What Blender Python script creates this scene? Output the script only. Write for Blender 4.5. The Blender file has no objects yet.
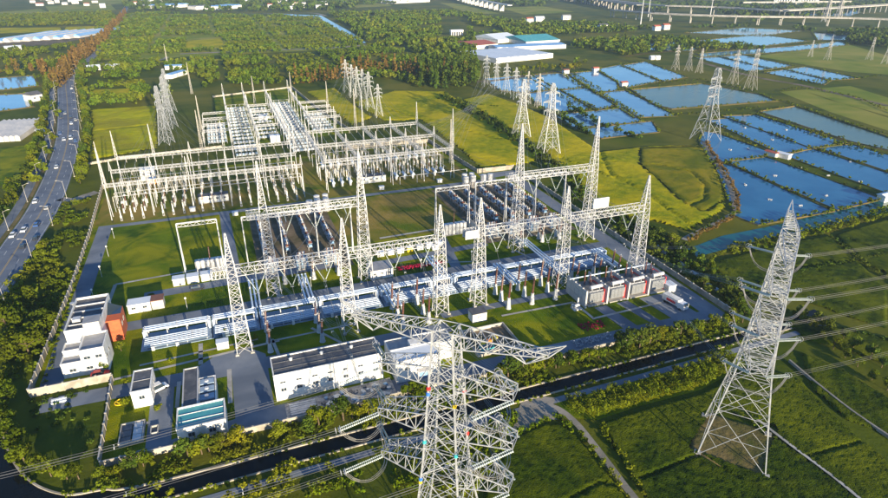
import bpy, math, random
import numpy as np
from mathutils import Vector
random.seed(7); RNG = np.random.default_rng(7)
R = math.radians
sc = bpy.context.scene
# ---------------------------------------------------------------- camera, sky, sun, exposure
cam_d = bpy.data.cameras.new('camera'); cam = bpy.data.objects.new('camera', cam_d)
sc.collection.objects.link(cam); sc.camera = cam
cam_d.lens = 24.0; cam_d.sensor_width = 36.0; cam_d.clip_end = 20000; cam_d.clip_start = 1
cam.location = (0, 0, 100); cam.rotation_euler = (R(90 - 25.3), 0, 0)
SUN_AZ, SUN_EL = -61.5, 11.5            # direction towards the sun, degrees from +X, and its height
sd = Vector((math.cos(R(SUN_AZ)) * math.cos(R(SUN_EL)), math.sin(R(SUN_AZ)) * math.cos(R(SUN_EL)), math.sin(R(SUN_EL))))
world = bpy.data.worlds.new('World'); sc.world = world; world.use_nodes = True
wn = world.node_tree.nodes; wl = world.node_tree.links
sky = wn.new('ShaderNodeTexSky'); sky.sky_type = 'NISHITA'; sky.sun_disc = False
sky.sun_elevation = R(SUN_EL); sky.sun_rotation = R(90 - SUN_AZ)
sky.air_density = 1.0; sky.dust_density = 0.4; sky.ozone_density = 5.0
wl.new(sky.outputs[0], wn['Background'].inputs[0]); wn['Background'].inputs[1].default_value = 0.11
sun_d = bpy.data.lights.new('sun', 'SUN'); sun_d.energy = 5.0; sun_d.angle = R(0.5); sun_d.color = (1.0, 0.83, 0.58)
sun = bpy.data.objects.new('sun', sun_d); sc.collection.objects.link(sun)
sun.rotation_euler = sd.to_track_quat('Z', 'Y').to_euler()
sc.view_settings.view_transform = 'Standard'; sc.view_settings.look = 'None'
sc.view_settings.exposure = 1.22; sc.view_settings.gamma = 1.0; sc.view_settings.use_curve_mapping = False
sc.cycles.max_bounces = 5; sc.cycles.diffuse_bounces = 2; sc.cycles.transmission_bounces = 3
sc.cycles.use_denoising = True; sc.cycles.volume_bounces = 0

# ---------------------------------------------------------------- helpers
ANG = R(20.4); CA, SA = math.cos(ANG), math.sin(ANG)
OX, OY = -57.50, 141.92
def S(u, v, z=0.0):                       # substation grid (u along the gantries, v away) to world
    return Vector((OX + u * CA - v * SA, OY + u * SA + v * CA, z))
def mix_node(nt, f, a, b):
    m = nt.nodes.new('ShaderNodeMix'); m.data_type = 'RGBA'
    if hasattr(f, 'links') or hasattr(f, 'is_output'): nt.links.new(f, m.inputs[0])
    else: m.inputs[0].default_value = f
    for s, i in ((a, 6), (b, 7)):
        if isinstance(s, tuple): m.inputs[i].default_value = (*s, 1)
        else: nt.links.new(s, m.inputs[i])
    return m.outputs[2]
def noise_node(nt, scale, detail=3.0, rough=.55, coord=None, dist=0.0):
    n = nt.nodes.new('ShaderNodeTexNoise'); n.inputs['Scale'].default_value = scale
    n.inputs['Detail'].default_value = detail; n.inputs['Roughness'].default_value = rough
    n.inputs['Distortion'].default_value = dist
    if coord is not None: nt.links.new(coord, n.inputs['Vector'])
    return n.outputs['Fac']
def ramp_node(nt, f, lo, hi):
    m = nt.nodes.new('ShaderNodeMapRange'); nt.links.new(f, m.inputs[0])
    m.inputs[1].default_value = lo; m.inputs[2].default_value = hi; return m.outputs[0]
MATS = {}
def mat(name, c1, c2=None, scale=.3, c3=None, scale3=.03, rough=.8, bump=0.0, bscale=2.0, metal=0.0, spec=.3, world_pos=True, lo=.35, hi=.65, stretch=None):
    m = bpy.data.materials.new(name); m.use_nodes = True; nt = m.node_tree
    p = nt.nodes['Principled BSDF']; p.inputs['Roughness'].default_value = rough
    p.inputs['Metallic'].default_value = metal; p.inputs['Specular IOR Level'].default_value = spec
    g = nt.nodes.new('ShaderNodeNewGeometry'); co = g.outputs['Position']
    if stretch:
        mp = nt.nodes.new('ShaderNodeMapping'); nt.links.new(co, mp.inputs[0])
        mp.inputs['Rotation'].default_value = (0, 0, stretch[0]); mp.inputs['Scale'].default_value = (stretch[1], stretch[2], 1); co = mp.outputs[0]
    col = None
    if c2:
        col = mix_node(nt, ramp_node(nt, noise_node(nt, scale, 4, .6, co), lo, hi), c1, c2)
        if c3: col = mix_node(nt, ramp_node(nt, noise_node(nt, scale3, 3, .6, co, .6), .42, .62), col, c3)
        nt.links.new(col, p.inputs['Base Color'])
    else: p.inputs['Base Color'].default_value = (*c1, 1)
    if bump:
        b = nt.nodes.new('ShaderNodeBump'); b.inputs['Strength'].default_value = bump; b.inputs['Distance'].default_value = .3
        nt.links.new(noise_node(nt, bscale, 3, .6, co), b.inputs['Height']); nt.links.new(b.outputs[0], p.inputs['Normal'])
    MATS[name] = m; return m
def leaf_mat(name, dark, light, alt):
    m = bpy.data.materials.new(name); m.use_nodes = True; nt = m.node_tree; nt.nodes.remove(nt.nodes['Principled BSDF'])
    g = nt.nodes.new('ShaderNodeNewGeometry'); oi = nt.nodes.new('ShaderNodeObjectInfo')
    at = nt.nodes.new('ShaderNodeAttribute'); at.attribute_name = 'tint'
    c = mix_node(nt, ramp_node(nt, noise_node(nt, .9, 2, .5, g.outputs['Position']), .3, .7), dark, light)
    c = mix_node(nt, ramp_node(nt, noise_node(nt, .035, 2, .5, g.outputs['Position']), .45, .75), c, alt)
    ad = nt.nodes.new('ShaderNodeMath'); ad.operation = 'ADD'
    nt.links.new(oi.outputs['Random'], ad.inputs[0]); nt.links.new(at.outputs['Fac'], ad.inputs[1])
    fr = nt.nodes.new('ShaderNodeMath'); fr.operation = 'FRACT'; nt.links.new(ad.outputs[0], fr.inputs[0])
    hs = nt.nodes.new('ShaderNodeHueSaturation'); nt.links.new(c, hs.inputs['Color'])
    mr = nt.nodes.new('ShaderNodeMapRange'); nt.links.new(fr.outputs[0], mr.inputs[0]); mr.inputs[3].default_value = .68; mr.inputs[4].default_value = 1.35
    nt.links.new(mr.outputs[0], hs.inputs['Value'])
    d = nt.nodes.new('ShaderNodeBsdfDiffuse'); t = nt.nodes.new('ShaderNodeBsdfTranslucent'); mx = nt.nodes.new('ShaderNodeMixShader')
    mx.inputs[0].default_value = .25
    nt.links.new(hs.outputs[0], d.inputs[0]); nt.links.new(hs.outputs[0], t.inputs[0])
    nt.links.new(d.outputs[0], mx.inputs[1]); nt.links.new(t.outputs[0], mx.inputs[2])
    nt.links.new(mx.outputs[0], nt.nodes['Material Output'].inputs[0]); MATS[name] = m; return m
def water_mat(name, col, rough=.04, bump=.06, c2=None, lo=.35, hi=.65, scale=.02):
    m = mat(name, col, c2, scale, rough=rough, bump=bump, bscale=.35, spec=.5, lo=lo, hi=hi)
    m.node_tree.nodes['Principled BSDF'].inputs['IOR'].default_value = 1.33; return m

class MB:
    """collects boxes, bars and tubes into one mesh"""
    def __init__(s): s.v = []; s.f = []; s.m = []; s.mats = []
    def mi(s, m):
        if m not in s.mats: s.mats.append(m)
        return s.mats.index(m)
    def box(s, x0, x1, y0, y1, z0, z1, m='steel'):
        k = s.mi(m); b = len(s.v)
        s.v += [(x0, y0, z0), (x1, y0, z0), (x1, y1, z0), (x0, y1, z0), (x0, y0, z1), (x1, y0, z1), (x1, y1, z1), (x0, y1, z1)]
        for q in ((0, 3, 2, 1), (4, 5, 6, 7), (0, 1, 5, 4), (1, 2, 6, 5), (2, 3, 7, 6), (3, 0, 4, 7)):
            s.f.append(tuple(b + i for i in q)); s.m.append(k)
        return s
    def tube(s, p, q, r0, r1=None, n=4, m='steel', caps=True):
        r1 = r0 if r1 is None else r1; p = Vector(p); q = Vector(q); d = q - p
        if d.length < 1e-6: return s
        d.normalize(); a = d.cross(Vector((0, 0, 1)) if abs(d.z) < .95 else Vector((1, 0, 0))).normalized(); c = d.cross(a)
        k = s.mi(m); b = len(s.v)
        for (o, r) in ((p, r0), (q, r1)):
            for i in range(n):
                t = 2 * math.pi * (i + .5) / n; s.v.append(tuple(o + a * (r * math.cos(t)) + c * (r * math.sin(t))))
        for i in range(n):
            j = (i + 1) % n; s.f.append((b + i, b + n + i, b + n + j, b + j)); s.m.append(k)
        if caps:
            s.f.append(tuple(b + i for i in range(n))); s.m.append(k)
            s.f.append(tuple(b + n + i for i in reversed(range(n)))); s.m.append(k)
        return s
    def bar(s, p, q, w, m='steel'): return s.tube(p, q, w * .707, None, 4, m, False)
    def lathe(s, base, prof, n=8, m='steel'):       # profile of (radius, height) about a vertical axis
        base = Vector(base)
        for (r0, z0), (r1, z1) in zip(prof, prof[1:]):
            s.tube(base + Vector((0, 0, z0)), base + Vector((0, 0, z1)), r0, r1, n, m, False)
        k = s.mi(m); b = len(s.v); r, z = prof[-1]
        for i in range(n):
            t = 2 * math.pi * (i + .5) / n; s.v.append(tuple(base + Vector((r * math.cos(t), r * math.sin(t), z))))
        s.f.append(tuple(range(b, b + n))); s.m.append(k); return s
    def poly(s, pts, m):
        k = s.mi(m); b = len(s.v); s.v += [tuple(p) for p in pts]; s.f.append(tuple(range(b, b + len(pts)))); s.m.append(k); return s
    def extrude(s, pts, z0, z1, m, mtop=None):      # closed outline, anticlockwise, walls and top
        n = len(pts); k = s.mi(m); b = len(s.v)
        s.v += [(p[0], p[1], z0) for p in pts] + [(p[0], p[1], z1) for p in pts]
        for i in range(n): j = (i + 1) % n; s.f.append((b + i, b + j, b + n + j, b + n + i)); s.m.append(k)
        s.f.append(tuple(range(b + n, b + 2 * n))); s.m.append(s.mi(mtop or m)); return s
    def cable(s, p, q, sag, r, n=14, m='cable'):
        p = Vector(p); q = Vector(q); pr = None
        for i in range(n + 1):
            t = i / n; c = p.lerp(q, t); c.z -= sag * 4 * t * (1 - t)
            if pr is not None: s.tube(pr, c, r, None, 3, m, False)
            pr = c
        return s
    def mesh(s, name):
        me = bpy.data.meshes.new(name); me.from_pydata(s.v, [], s.f)
        for m in s.mats: me.materials.append(MATS[m])
        if len(s.mats) > 1: me.polygons.foreach_set('material_index', s.m)
        me.update(); return me
    def build(s, name, parent=None, smooth=False):
        me = s.mesh(name)
        if smooth: me.polygons.foreach_set('use_smooth', [True] * len(me.polygons))
        return put(name, me, parent)
COL = sc.collection
def put(name, me, parent=None, loc=None):
    o = bpy.data.objects.new(name, me); COL.objects.link(o)
    if parent is not None: o.parent = parent
    if loc is not None: o.location = loc
    return o
def tag(o, label, cat, group=None):
    o['label'] = label; o['category'] = cat
    if group: o['group'] = group
    return o
def kind(o, k, label=None):
    o['kind'] = k
    if label: o['label'] = label
    return o
def thing(name, label, cat, loc, rot=0.0, group=None):
    o = bpy.data.objects.new(name, None); COL.objects.link(o); o.location = loc; o.rotation_euler = (0, 0, rot); o.empty_display_size = .3
    return tag(o, label, cat, group)
def dup(root, loc, rot=None, label=None, group=None, scale=None):
    r = root.copy(); COL.objects.link(r); r.location = loc
    if rot is not None: r.rotation_euler = (0, 0, rot)
    if scale is not None: r.scale = scale
    if label: r['label'] = label
    if group: r['group'] = group
    for ch in root.children:
        c = ch.copy(); COL.objects.link(c); c.parent = r
        for g in ch.children:
            d = g.copy(); COL.objects.link(d); d.parent = c
    return r
class Repeat:
    """first use builds the thing, later uses copy it"""
    def __init__(s, fn): s.fn = fn; s.root = None
    def __call__(s, loc, rot, label, group, scale=None):
        if s.root is None:
            s.root = s.fn(loc, rot, label, group)
            if scale is not None: s.root.scale = scale
            return s.root
        return dup(s.root, loc, rot, label, group, scale or (1, 1, 1))
def sheet(name, pts, z, m, parent=None, label=None):
    o = MB().poly([(p[0], p[1], z) for p in pts], m).build(name, parent)
    if parent is None: kind(o, 'structure')
    return o
def Sp(*uv): return [tuple(S(u, v))[:2] for u, v in uv]
def inside(P, poly):
    x, y = P[:, 0], P[:, 1]; r = np.zeros(len(P), bool); n = len(poly)
    for i in range(n):
        x0, y0 = poly[i]; x1, y1 = poly[(i + 1) % n]
        if y0 == y1: continue
        c = ((y0 > y) != (y1 > y)) & (x < (x1 - x0) * (y - y0) / (y1 - y0) + x0); r ^= c
    return r
def seg_dist(P, line):
    d = np.full(len(P), 1e9)
    for (a, b) in zip(line, line[1:]):
        a = np.array(a[:2], float); b = np.array(b[:2], float); ab = b - a; t = np.clip(((P - a) @ ab) / max(1e-9, ab @ ab), 0, 1)
        d = np.minimum(d, np.linalg.norm(P - (a + t[:, None] * ab), axis=1))
    return d
def vnoise(P, s, seed=0):
    rg = np.random.default_rng(seed); T = rg.random((64, 64)); q = P / s; i = np.floor(q).astype(int); f = q - i; f = f * f * (3 - 2 * f)
    g = lambda a, b: T[a % 64, b % 64]
    x, y = i[:, 0], i[:, 1]; fx, fy = f[:, 0], f[:, 1]
    return (g(x, y) * (1 - fx) + g(x + 1, y) * fx) * (1 - fy) + (g(x, y + 1) * (1 - fx) + g(x + 1, y + 1) * fx) * fy
def np_mesh(name, V, F, mname, tint=None):
    V = np.asarray(V, np.float32); F = np.asarray(F, np.int32); me = bpy.data.meshes.new(name); k = F.shape[1]
    me.vertices.add(len(V)); me.vertices.foreach_set('co', V.ravel())
    me.loops.add(F.size); me.loops.foreach_set('vertex_index', F.ravel())
    me.polygons.add(len(F)); me.polygons.foreach_set('loop_start', np.arange(0, F.size, k, dtype=np.int32))
    me.update(calc_edges=True); me.materials.append(MATS[mname])
    if tint is not None:
        a = me.attributes.new('tint', 'FLOAT', 'POINT'); a.data.foreach_set('value', np.asarray(tint, np.float32))
    return me
def crop_field(name, poly, m, h=.5, step=.8, tracks=(), tw=.5, seed=1, parent=None, rough=.4, holes=()):
    """standing crop: a fine uneven canopy over the ground, parted along the wheel tracks"""
    a = np.array(poly); x0, y0 = a.min(0); x1, y1 = a.max(0)
    nx, ny = int((x1 - x0) / step) + 2, int((y1 - y0) / step) + 2
    X, Y = np.meshgrid(x0 + np.arange(nx) * step, y0 + np.arange(ny) * step, indexing='ij'); P = np.stack([X.ravel(), Y.ravel()], 1)
    P += RNG.uniform(-.3, .3, P.shape) * step; ins = inside(P, poly)
    z = h * (.75 + .2 * vnoise(P, 9, seed) + rough * RNG.random(len(P)) + .15 * vnoise(P, 2.3, seed + 1))
    edge = seg_dist(P, list(poly) + [poly[0]]); z *= np.clip(edge / (step * 1.2), .08, 1)
    for t in tracks: z *= np.where(seg_dist(P, t) < tw, .06, 1)
    for hp in holes: ins &= ~inside(P, hp)
    idx = np.arange(nx * ny).reshape(nx, ny)
    F = np.stack([idx[:-1, :-1].ravel(), idx[1:, :-1].ravel(), idx[1:, 1:].ravel(), idx[:-1, 1:].ravel()], 1)
    F = F[ins[F].sum(1) >= (4 if holes else 3)]; used = np.unique(F); rm = np.full(nx * ny, -1); rm[used] = np.arange(len(used))
    o = put(name, np_mesh(name, np.c_[P, z + .05][used], rm[F], m), parent)
    if parent is None: kind(o, 'structure')
    return o
def crown_pts(n, rx, rz, zc, lobes, size, rg, cone=False):
    """leaf-clump quads spread through a lobed crown volume -> verts (4n,3)"""
    L = rg.normal(size=(lobes, 3)); L /= np.linalg.norm(L, axis=1)[:, None]; L *= rg.uniform(.35, .75, (lobes, 1)); L[:, 2] = L[:, 2] * .8 + .05
    k = rg.integers(0, lobes, n); d = rg.normal(size=(n, 3)); d /= np.linalg.norm(d, axis=1)[:, None]
    r = rg.uniform(.25, .55, (lobes,))[k] * rg.uniform(.55, 1.1, n) ** .6
    c = L[k] + d * r[:, None]
    if cone:
        t = rg.random(n) ** .8; a = rg.uniform(0, 6.283, n); rr = (1.03 - t) * rg.uniform(.35, 1.05, n)
        c = np.stack([rr * np.cos(a), rr * np.sin(a), t * 2 - 1], 1); d = np.stack([np.cos(a), np.sin(a), np.full(n, .5)], 1)
    c = c * (rx, rx, rz) + (0, 0, zc)
    nrm = d + rg.normal(size=(n, 3)) * .55 + (0, 0, .25); nrm /= np.linalg.norm(nrm, axis=1)[:, None]
    h = rg.normal(size=(n, 3)); a = np.cross(nrm, h); a /= np.linalg.norm(a, axis=1)[:, None]; b = np.cross(nrm, a)
    s = (size * rg.uniform(.6, 1.35, n))[:, None]; e = rg.uniform(.6, 1.0, (n, 1))
    V = np.stack([c + a * s, c + b * s * e, c - a * s * .9, c - b * s * e], 1); return V.reshape(-1, 3)
def quadF(nv): return np.arange(nv).reshape(-1, 4)
VAR = {}
def crown_mesh(kindname, i, n, rx, rz, zc, size, m, cone=False, lobes=7):
    key = (kindname, i)
    if key not in VAR:
        V = crown_pts(n, rx, rz, zc, lobes, size, np.random.default_rng(100 + i * 7 + len(kindname)), cone); VAR[key] = np_mesh('crown', V, quadF(len(V)), m, np.zeros(len(V)))
    return VAR[key]
def trunk_mesh(kindname, i, h, r, rx):
    key = (kindname, 'trunk', i)
    if key not in VAR:
        b = MB(); rg = random.Random(i + 5); lean = Vector((rg.uniform(-.25, .25), rg.uniform(-.25, .25), 0)); top = lean + Vector((0, 0, h))
        b.tube((0, 0, -.1), lean * .5 + Vector((0, 0, h * .5)), r, r * .75, 6, 'bark', False); b.tube(lean * .5 + Vector((0, 0, h * .5)), top, r * .75, r * .35, 6, 'bark', False)
        for j in range(4):
            a = j * 1.57 + rg.uniform(-.5, .5); s0 = lean * .6 + Vector((0, 0, h * rg.uniform(.5, .75)))
            b.tube(s0, s0 + Vector((math.cos(a) * rx * .6, math.sin(a) * rx * .6, h * .35)), r * .4, r * .12, 5, 'bark', False)
        VAR[key] = b.mesh('trunk')
    return VAR[key]
TREES = dict(round=dict(n=640, rx=2.8, rz=2.7, zc=3.3, size=.31, m='leaf_mid', h=4.0, r=.17),
             yellow=dict(n=640, rx=2.6, rz=2.7, zc=3.0, size=.29, m='leaf_yellow', h=3.7, r=.15),
             dark=dict(n=560, rx=2.9, rz=3.1, zc=3.9, size=.34, m='leaf_dark', h=4.6, r=.2),
             conifer=dict(n=220, rx=1.9, rz=4.6, zc=5.2, size=.42, m='leaf_brown', h=8.5, r=.16, cone=True),
             bush=dict(n=190, rx=1.6, rz=1.1, zc=1.1, size=.3, m='leaf_yellow', h=1.2, r=.08))
def tree(kd, xy, s, label, group, name=None):
    p = TREES[kd]; i = random.randrange(6)
    nm = name or dict(round='broadleaf_tree', yellow='broadleaf_tree', dark='broadleaf_tree', conifer='conifer_tree', bush='shrub')[kd]
    t = thing(nm, label, 'shrub' if kd == 'bush' else 'tree', (xy[0], xy[1], 0), random.uniform(0, 6.28), group); t.scale = (s * random.uniform(.9, 1.1), s * random.uniform(.9, 1.1), s * random.uniform(.85, 1.15))
    put('trunk', trunk_mesh(kd, i % 3, p['h'], p['r'], p['rx']), t)
    put('crown', crown_mesh(kd, i, p['n'], p['rx'], p['rz'], p['zc'], p['size'], p['m'], p.get('cone', False)), t)
    return t
_ONES = ['', 'first', 'second', 'third', 'fourth', 'fifth', 'sixth', 'seventh', 'eighth', 'ninth', 'tenth', 'eleventh', 'twelfth', 'thirteenth', 'fourteenth', 'fifteenth', 'sixteenth', 'seventeenth', 'eighteenth', 'nineteenth']
_TENS = ['', '', 'twent', 'thirt', 'fort', 'fift', 'sixt', 'sevent', 'eight', 'ninet']
def nth(n):                               # 1 -> first, 23 -> twenty-third
    if n < 20: return _ONES[n]
    if n >= 100: return 'hundredth' if n == 100 else 'hundred-and-' + nth(n - 100)
    return _TENS[n // 10] + ('ieth' if n % 10 == 0 else 'y-' + _ONES[n % 10])
def along(line, step, jit=.0):
    out = []; acc = 0
    for a, b in zip(line, line[1:]):
        a = Vector((*a[:2], 0)); b = Vector((*b[:2], 0)); L = (b - a).length
        while acc < L:
            p = a.lerp(b, acc / L); out.append((p.x + random.uniform(-jit, jit), p.y + random.uniform(-jit, jit))); acc += step
        acc -= L
    return out
def scatter(polys, spacing, holes=(), jitter=.45):
    out = []
    for poly in polys:
        a = np.array(poly); x0, y0 = a.min(0); x1, y1 = a.max(0)
        X, Y = np.meshgrid(np.arange(x0, x1, spacing), np.arange(y0, y1, spacing)); P = np.stack([X.ravel(), Y.ravel()], 1)
        P = P + RNG.uniform(-jitter, jitter, P.shape) * spacing; k = inside(P, poly)
        for h in holes: k &= ~inside(P, h)
        out.append(P[k])
    return np.concatenate(out) if out else np.zeros((0, 2))
def mass(name, label, P, m, r, h, nq, size, cone=False, thin=None):
    """many crowns joined: a wood or scrub that reads as one mass"""
    Vs = []; T = []; n = len(P)
    if n == 0: return
    base = [crown_pts(nq, 1, 1, 0, 7, 1, np.random.default_rng(50 + i), cone) for i in range(6)]
    cen = [b.reshape(-1, 4, 3).mean(1) for b in base]
    for (x, y) in P:
        i = RNG.integers(6); s = RNG.uniform(.65, 1.3); a = RNG.uniform(0, 6.283); rx = r * s; rz = h * .5 * s * RNG.uniform(.8, 1.2)
        c, si = math.cos(a), math.sin(a); M = np.array([[c, -si, 0], [si, c, 0], [0, 0, 1]])
        C = cen[i] * (rx, rx, rz); Q = (base[i].reshape(-1, 4, 3) - cen[i][:, None]) * size + C[:, None]
        Vs.append((Q.reshape(-1, 3) @ M.T + (x, y, rz * 1.02)).astype(np.float32)); T.append(np.full(nq * 4, RNG.random(), np.float32))
    V = np.concatenate(Vs); o = put(name, np_mesh(name, V, quadF(len(V)), m, np.concatenate(T))); return kind(o, 'stuff', label)

# ---------------------------------------------------------------- materials
mat('ground', (.036, .062, .004), (.085, .108, .007), .05, (.135, .130, .015), .012, bump=.5, bscale=.6, spec=.05)
mat('lawn', (.034, .078, .001), (.115, .172, .002), .09, (.225, .230, .004), .06, bump=1.0, bscale=3.0, spec=.05)
mat('dry_lawn', (.160, .150, .014), (.085, .130, .006), .08, (.26, .190, .045), .05, bump=.8, bscale=2.5, spec=.05)
mat('soil', (.16, .125, .085), (.24, .19, .13), .3, (.10, .09, .05), .08, bump=.4, bscale=1.5, spec=.05)
mat('rice_gold', (.340, .315, .003), (.175, .215, .002), .30, (.44, .36, .006), .035, bump=1.0, bscale=1.2, spec=.05)
mat('rice_green', (.011, .028, .001), (.046, .074, .002), .5, (.095, .115, .003), .04, bump=1.0, bscale=3.0, lo=.38, hi=.62, spec=.05)
mat('rice_lime', (.46, .42, .004), (.29, .31, .003), .08, (.27, .25, .012), .03, bump=.5, bscale=1.8, spec=.05)
mat('rough_pasture', (.220, .200, .005), (.280, .220, .012), .12, (.120, .140, .004), .05, bump=1.0, bscale=1.5, spec=.05)
mat('field_pale', (.20, .23, .025), (.12, .175, .014), .03, (.28, .26, .05), .012, bump=.3, spec=.05)
mat('asphalt', (.15, .18, .23), (.19, .22, .26), .25, (.12, .145, .19), .06, rough=.85, bump=.1, bscale=6, spec=.05)
mat('yard_road', (.16, .19, .235), (.22, .245, .28), .15, (.12, .145, .185), .05, rough=.85, bump=.1, bscale=5, spec=.05)
mat('path', (.26, .245, .22), (.34, .31, .27), .3, (.20, .19, .16), .08, rough=.9, bump=.25, bscale=3, spec=.05)
mat('concrete', (.38, .37, .35), (.48, .46, .42), .4, (.30, .29, .26), .15, rough=.85, bump=.1, bscale=4, spec=.05)
mat('wall_concrete', (.36, .33, .27), (.46, .42, .35), .5, (.26, .24, .20), .2, rough=.9, bump=.15, bscale=3, spec=.05)
mat('paint_white', (.8, .8, .78), (.68, .68, .66), .8, rough=.6)
mat('paint_yellow', (.65, .42, .05))
mat('white_wall', (.80, .79, .76), (.72, .71, .68), .35, (.60, .59, .55), .22, rough=.75, stretch=(.35, 3.2, 3.2))
mat('grey_wall', (.46, .46, .46), (.40, .40, .40), .4, rough=.8)
mat('roof_dark', (.085, .09, .10), (.14, .14, .15), .5, (.065, .07, .085), .3, rough=.7, bump=.1)
mat('roof_grey', (.30, .31, .33), (.38, .38, .39), .5, (.24, .25, .27), .2, rough=.75)
mat('roof_teal', (.045, .26, .30), (.075, .33, .36), .6, (.10, .36, .38), .25, rough=.5)
mat('roof_blue', (.16, .34, .60), (.24, .42, .66), .1, rough=.45)
mat('roof_white', (.70, .74, .78), (.60, .66, .72), .1, rough=.5)
mat('roof_red', (.32, .08, .055), (.40, .12, .08), .3, rough=.8)
mat('brick_orange', (.52, .13, .05), (.44, .10, .045), 1.2, rough=.85)
mat('brown_roof', (.16, .07, .05), (.21, .10, .07), .8, rough=.8)
mat('steel', (.48, .50, .52), (.30, .32, .35), 1.0, rough=.45, metal=.15, spec=.5)
mat('steel_white', (.56, .57, .58), (.38, .39, .41), .7, rough=.45, spec=.5)
mat('steel_old', (.50, .48, .44), (.40, .38, .35), .9, rough=.6, metal=.1)
mat('gis_white', (.60, .70, .82), (.48, .58, .70), .8, rough=.4, spec=.5)
mat('gis_deck', (.24, .33, .44), (.32, .41, .52), .5, (.18, .26, .36), .2, rough=.6)
mat('cabinet', (.55, .57, .58), (.48, .50, .51), 1, rough=.5)
mat('dark_steel', (.09, .10, .11), (.14, .14, .15), .8, rough=.6)
mat('porcelain', (.62, .58, .52), (.72, .68, .62), 1.5, rough=.3, spec=.5)
mat('porcelain_brown', (.085, .030, .020), (.13, .048, .032), 1.5, rough=.3, spec=.6)
mat('porcelain_grey', (.36, .40, .45), (.45, .48, .52), 1.5, rough=.35, spec=.5)
mat('blue_unit', (.16, .30, .48), (.24, .38, .54), 1, rough=.45)
mat('glass_string', (.46, .54, .53), (.56, .62, .60), 2, rough=.2, spec=.6)
mat('cable', (.22, .22, .22), None, rough=.5, metal=.4)
mat('wire_dark', (.30, .30, .30), None, rough=.5, metal=.3)
mat('red', (.62, .04, .035), None, rough=.45)
mat('crimson', (.36, .015, .06), (.26, .012, .045), .6, rough=.8, spec=.05)
mat('orange', (.75, .22, .03), None, rough=.5)
mat('yellow', (.75, .52, .02), None, rough=.5)
mat('teal', (.05, .42, .44), None, rough=.4)
mat('blue', (.05, .18, .55), None, rough=.4)
mat('glass_dark', (.03, .045, .06), None, rough=.1, spec=.7)
mat('car_white', (.75, .75, .75), None, rough=.25, spec=.6)
mat('car_dark', (.03, .035, .05), None, rough=.25, spec=.6)
mat('car_blue', (.04, .10, .30), None, rough=.25, spec=.6)
mat('car_grey', (.30, .31, .33), None, rough=.25, spec=.6)
mat('tyre', (.02, .02, .02), None, rough=.9)
mat('bark', (.11, .08, .05), (.16, .12, .08), 2, rough=.9, spec=.05)
mat('plastic_film', (.50, .49, .47), (.60, .58, .55), .3, (.42, .43, .44), .1, rough=.5)
mat('rubble', (.34, .33, .32), (.15, .15, .16), 1.2, (.45, .43, .4), .5, rough=.9, bump=.8, bscale=2, spec=.05)
mat('bank', (.13, .11, .045), (.085, .095, .03), .25, (.20, .155, .075), .08, bump=.6, bscale=1.5, spec=.05)
mat('dike', (.115, .095, .035), (.070, .080, .018), .2, (.18, .135, .055), .06, bump=.5, bscale=1.2, spec=.05)
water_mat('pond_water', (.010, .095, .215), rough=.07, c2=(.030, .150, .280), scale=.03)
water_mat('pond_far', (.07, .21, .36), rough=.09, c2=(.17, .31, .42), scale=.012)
water_mat('pond_weed', (.085, .15, .13), rough=.25, c2=(.13, .18, .12), scale=.02)
water_mat('canal_teal', (.006, .085, .085), c2=(.01, .11, .12), scale=.03)
water_mat('canal_dark', (.004, .006, .008), rough=.12, bump=.15); MATS['canal_dark'].node_tree.nodes['Principled BSDF'].inputs['Specular IOR Level'].default_value = .2
water_mat('river_water', (.22, .36, .50), rough=.2)
leaf_mat('leaf_mid', (.048, .085, .006), (.125, .165, .010), (.165, .170, .012))
leaf_mat('leaf_yellow', (.085, .120, .006), (.175, .195, .010), (.210, .195, .012))
leaf_mat('leaf_dark', (.032, .070, .010), (.085, .130, .016), (.110, .130, .016))
leaf_mat('leaf_brown', (.13, .080, .022), (.20, .125, .035), (.16, .120, .028))
leaf_mat('leaf_forest', (.045, .092, .010), (.125, .185, .014), (.190, .205, .018))
leaf_mat('leaf_scrub', (.055, .105, .005), (.150, .195, .008), (.190, .195, .014))

# ---------------------------------------------------------------- ground, water, fields, roads
kind(MB().poly([(-9000, -400, 0), (9000, -400, 0), (9000, 14000, 0), (-9000, 14000, 0)], 'ground').build('ground'), 'structure')
def grow(pts, d):
    n = len(pts); out = []; area = sum(pts[i][0] * pts[(i + 1) % n][1] - pts[(i + 1) % n][0] * pts[i][1] for i in range(n))
    sg = 1 if area > 0 else -1
    for i in range(n):
        p0, p1, p2 = (Vector(pts[(i + k) % n]) for k in (-1, 0, 1)); a = (p1 - p0).normalized(); b = (p2 - p1).normalized()
        na = Vector((a.y, -a.x)) * sg; nb = Vector((b.y, -b.x)) * sg; m = (na + nb); m = m / max(.35, m.length_squared / 2) * 1.0
        out.append(tuple(p1 + m * d))
    return out
PZ = [0]; DK = []
def pond(pts, water='pond_water', h=.8, w=2.0, bank='dike', label=None):
    PZ[0] += 1; o = sheet('pond', pts, .03 + PZ[0] * .003, water); q = grow(pts, w * .6); DK.extend(p for p in along(q + [q[0]], 3.6, .5) if random.random() < .6)
    b = MB(); n = len(pts); rings = [(pts, .0), (grow(pts, w * .45), h), (grow(pts, w * .8), h * .95), (grow(pts, w * 1.5), .02)]
    b.mi(bank); k = 0
    for r, z in rings: b.v += [(p[0], p[1], z) for p in r]
    for a in range(3):
        for i in range(n): j = (i + 1) % n; b.f.append((a * n + i, a * n + j, (a + 1) * n + j, (a + 1) * n + i)); b.m.append(0)
    b.build('pond_bank', o); return o
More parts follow.
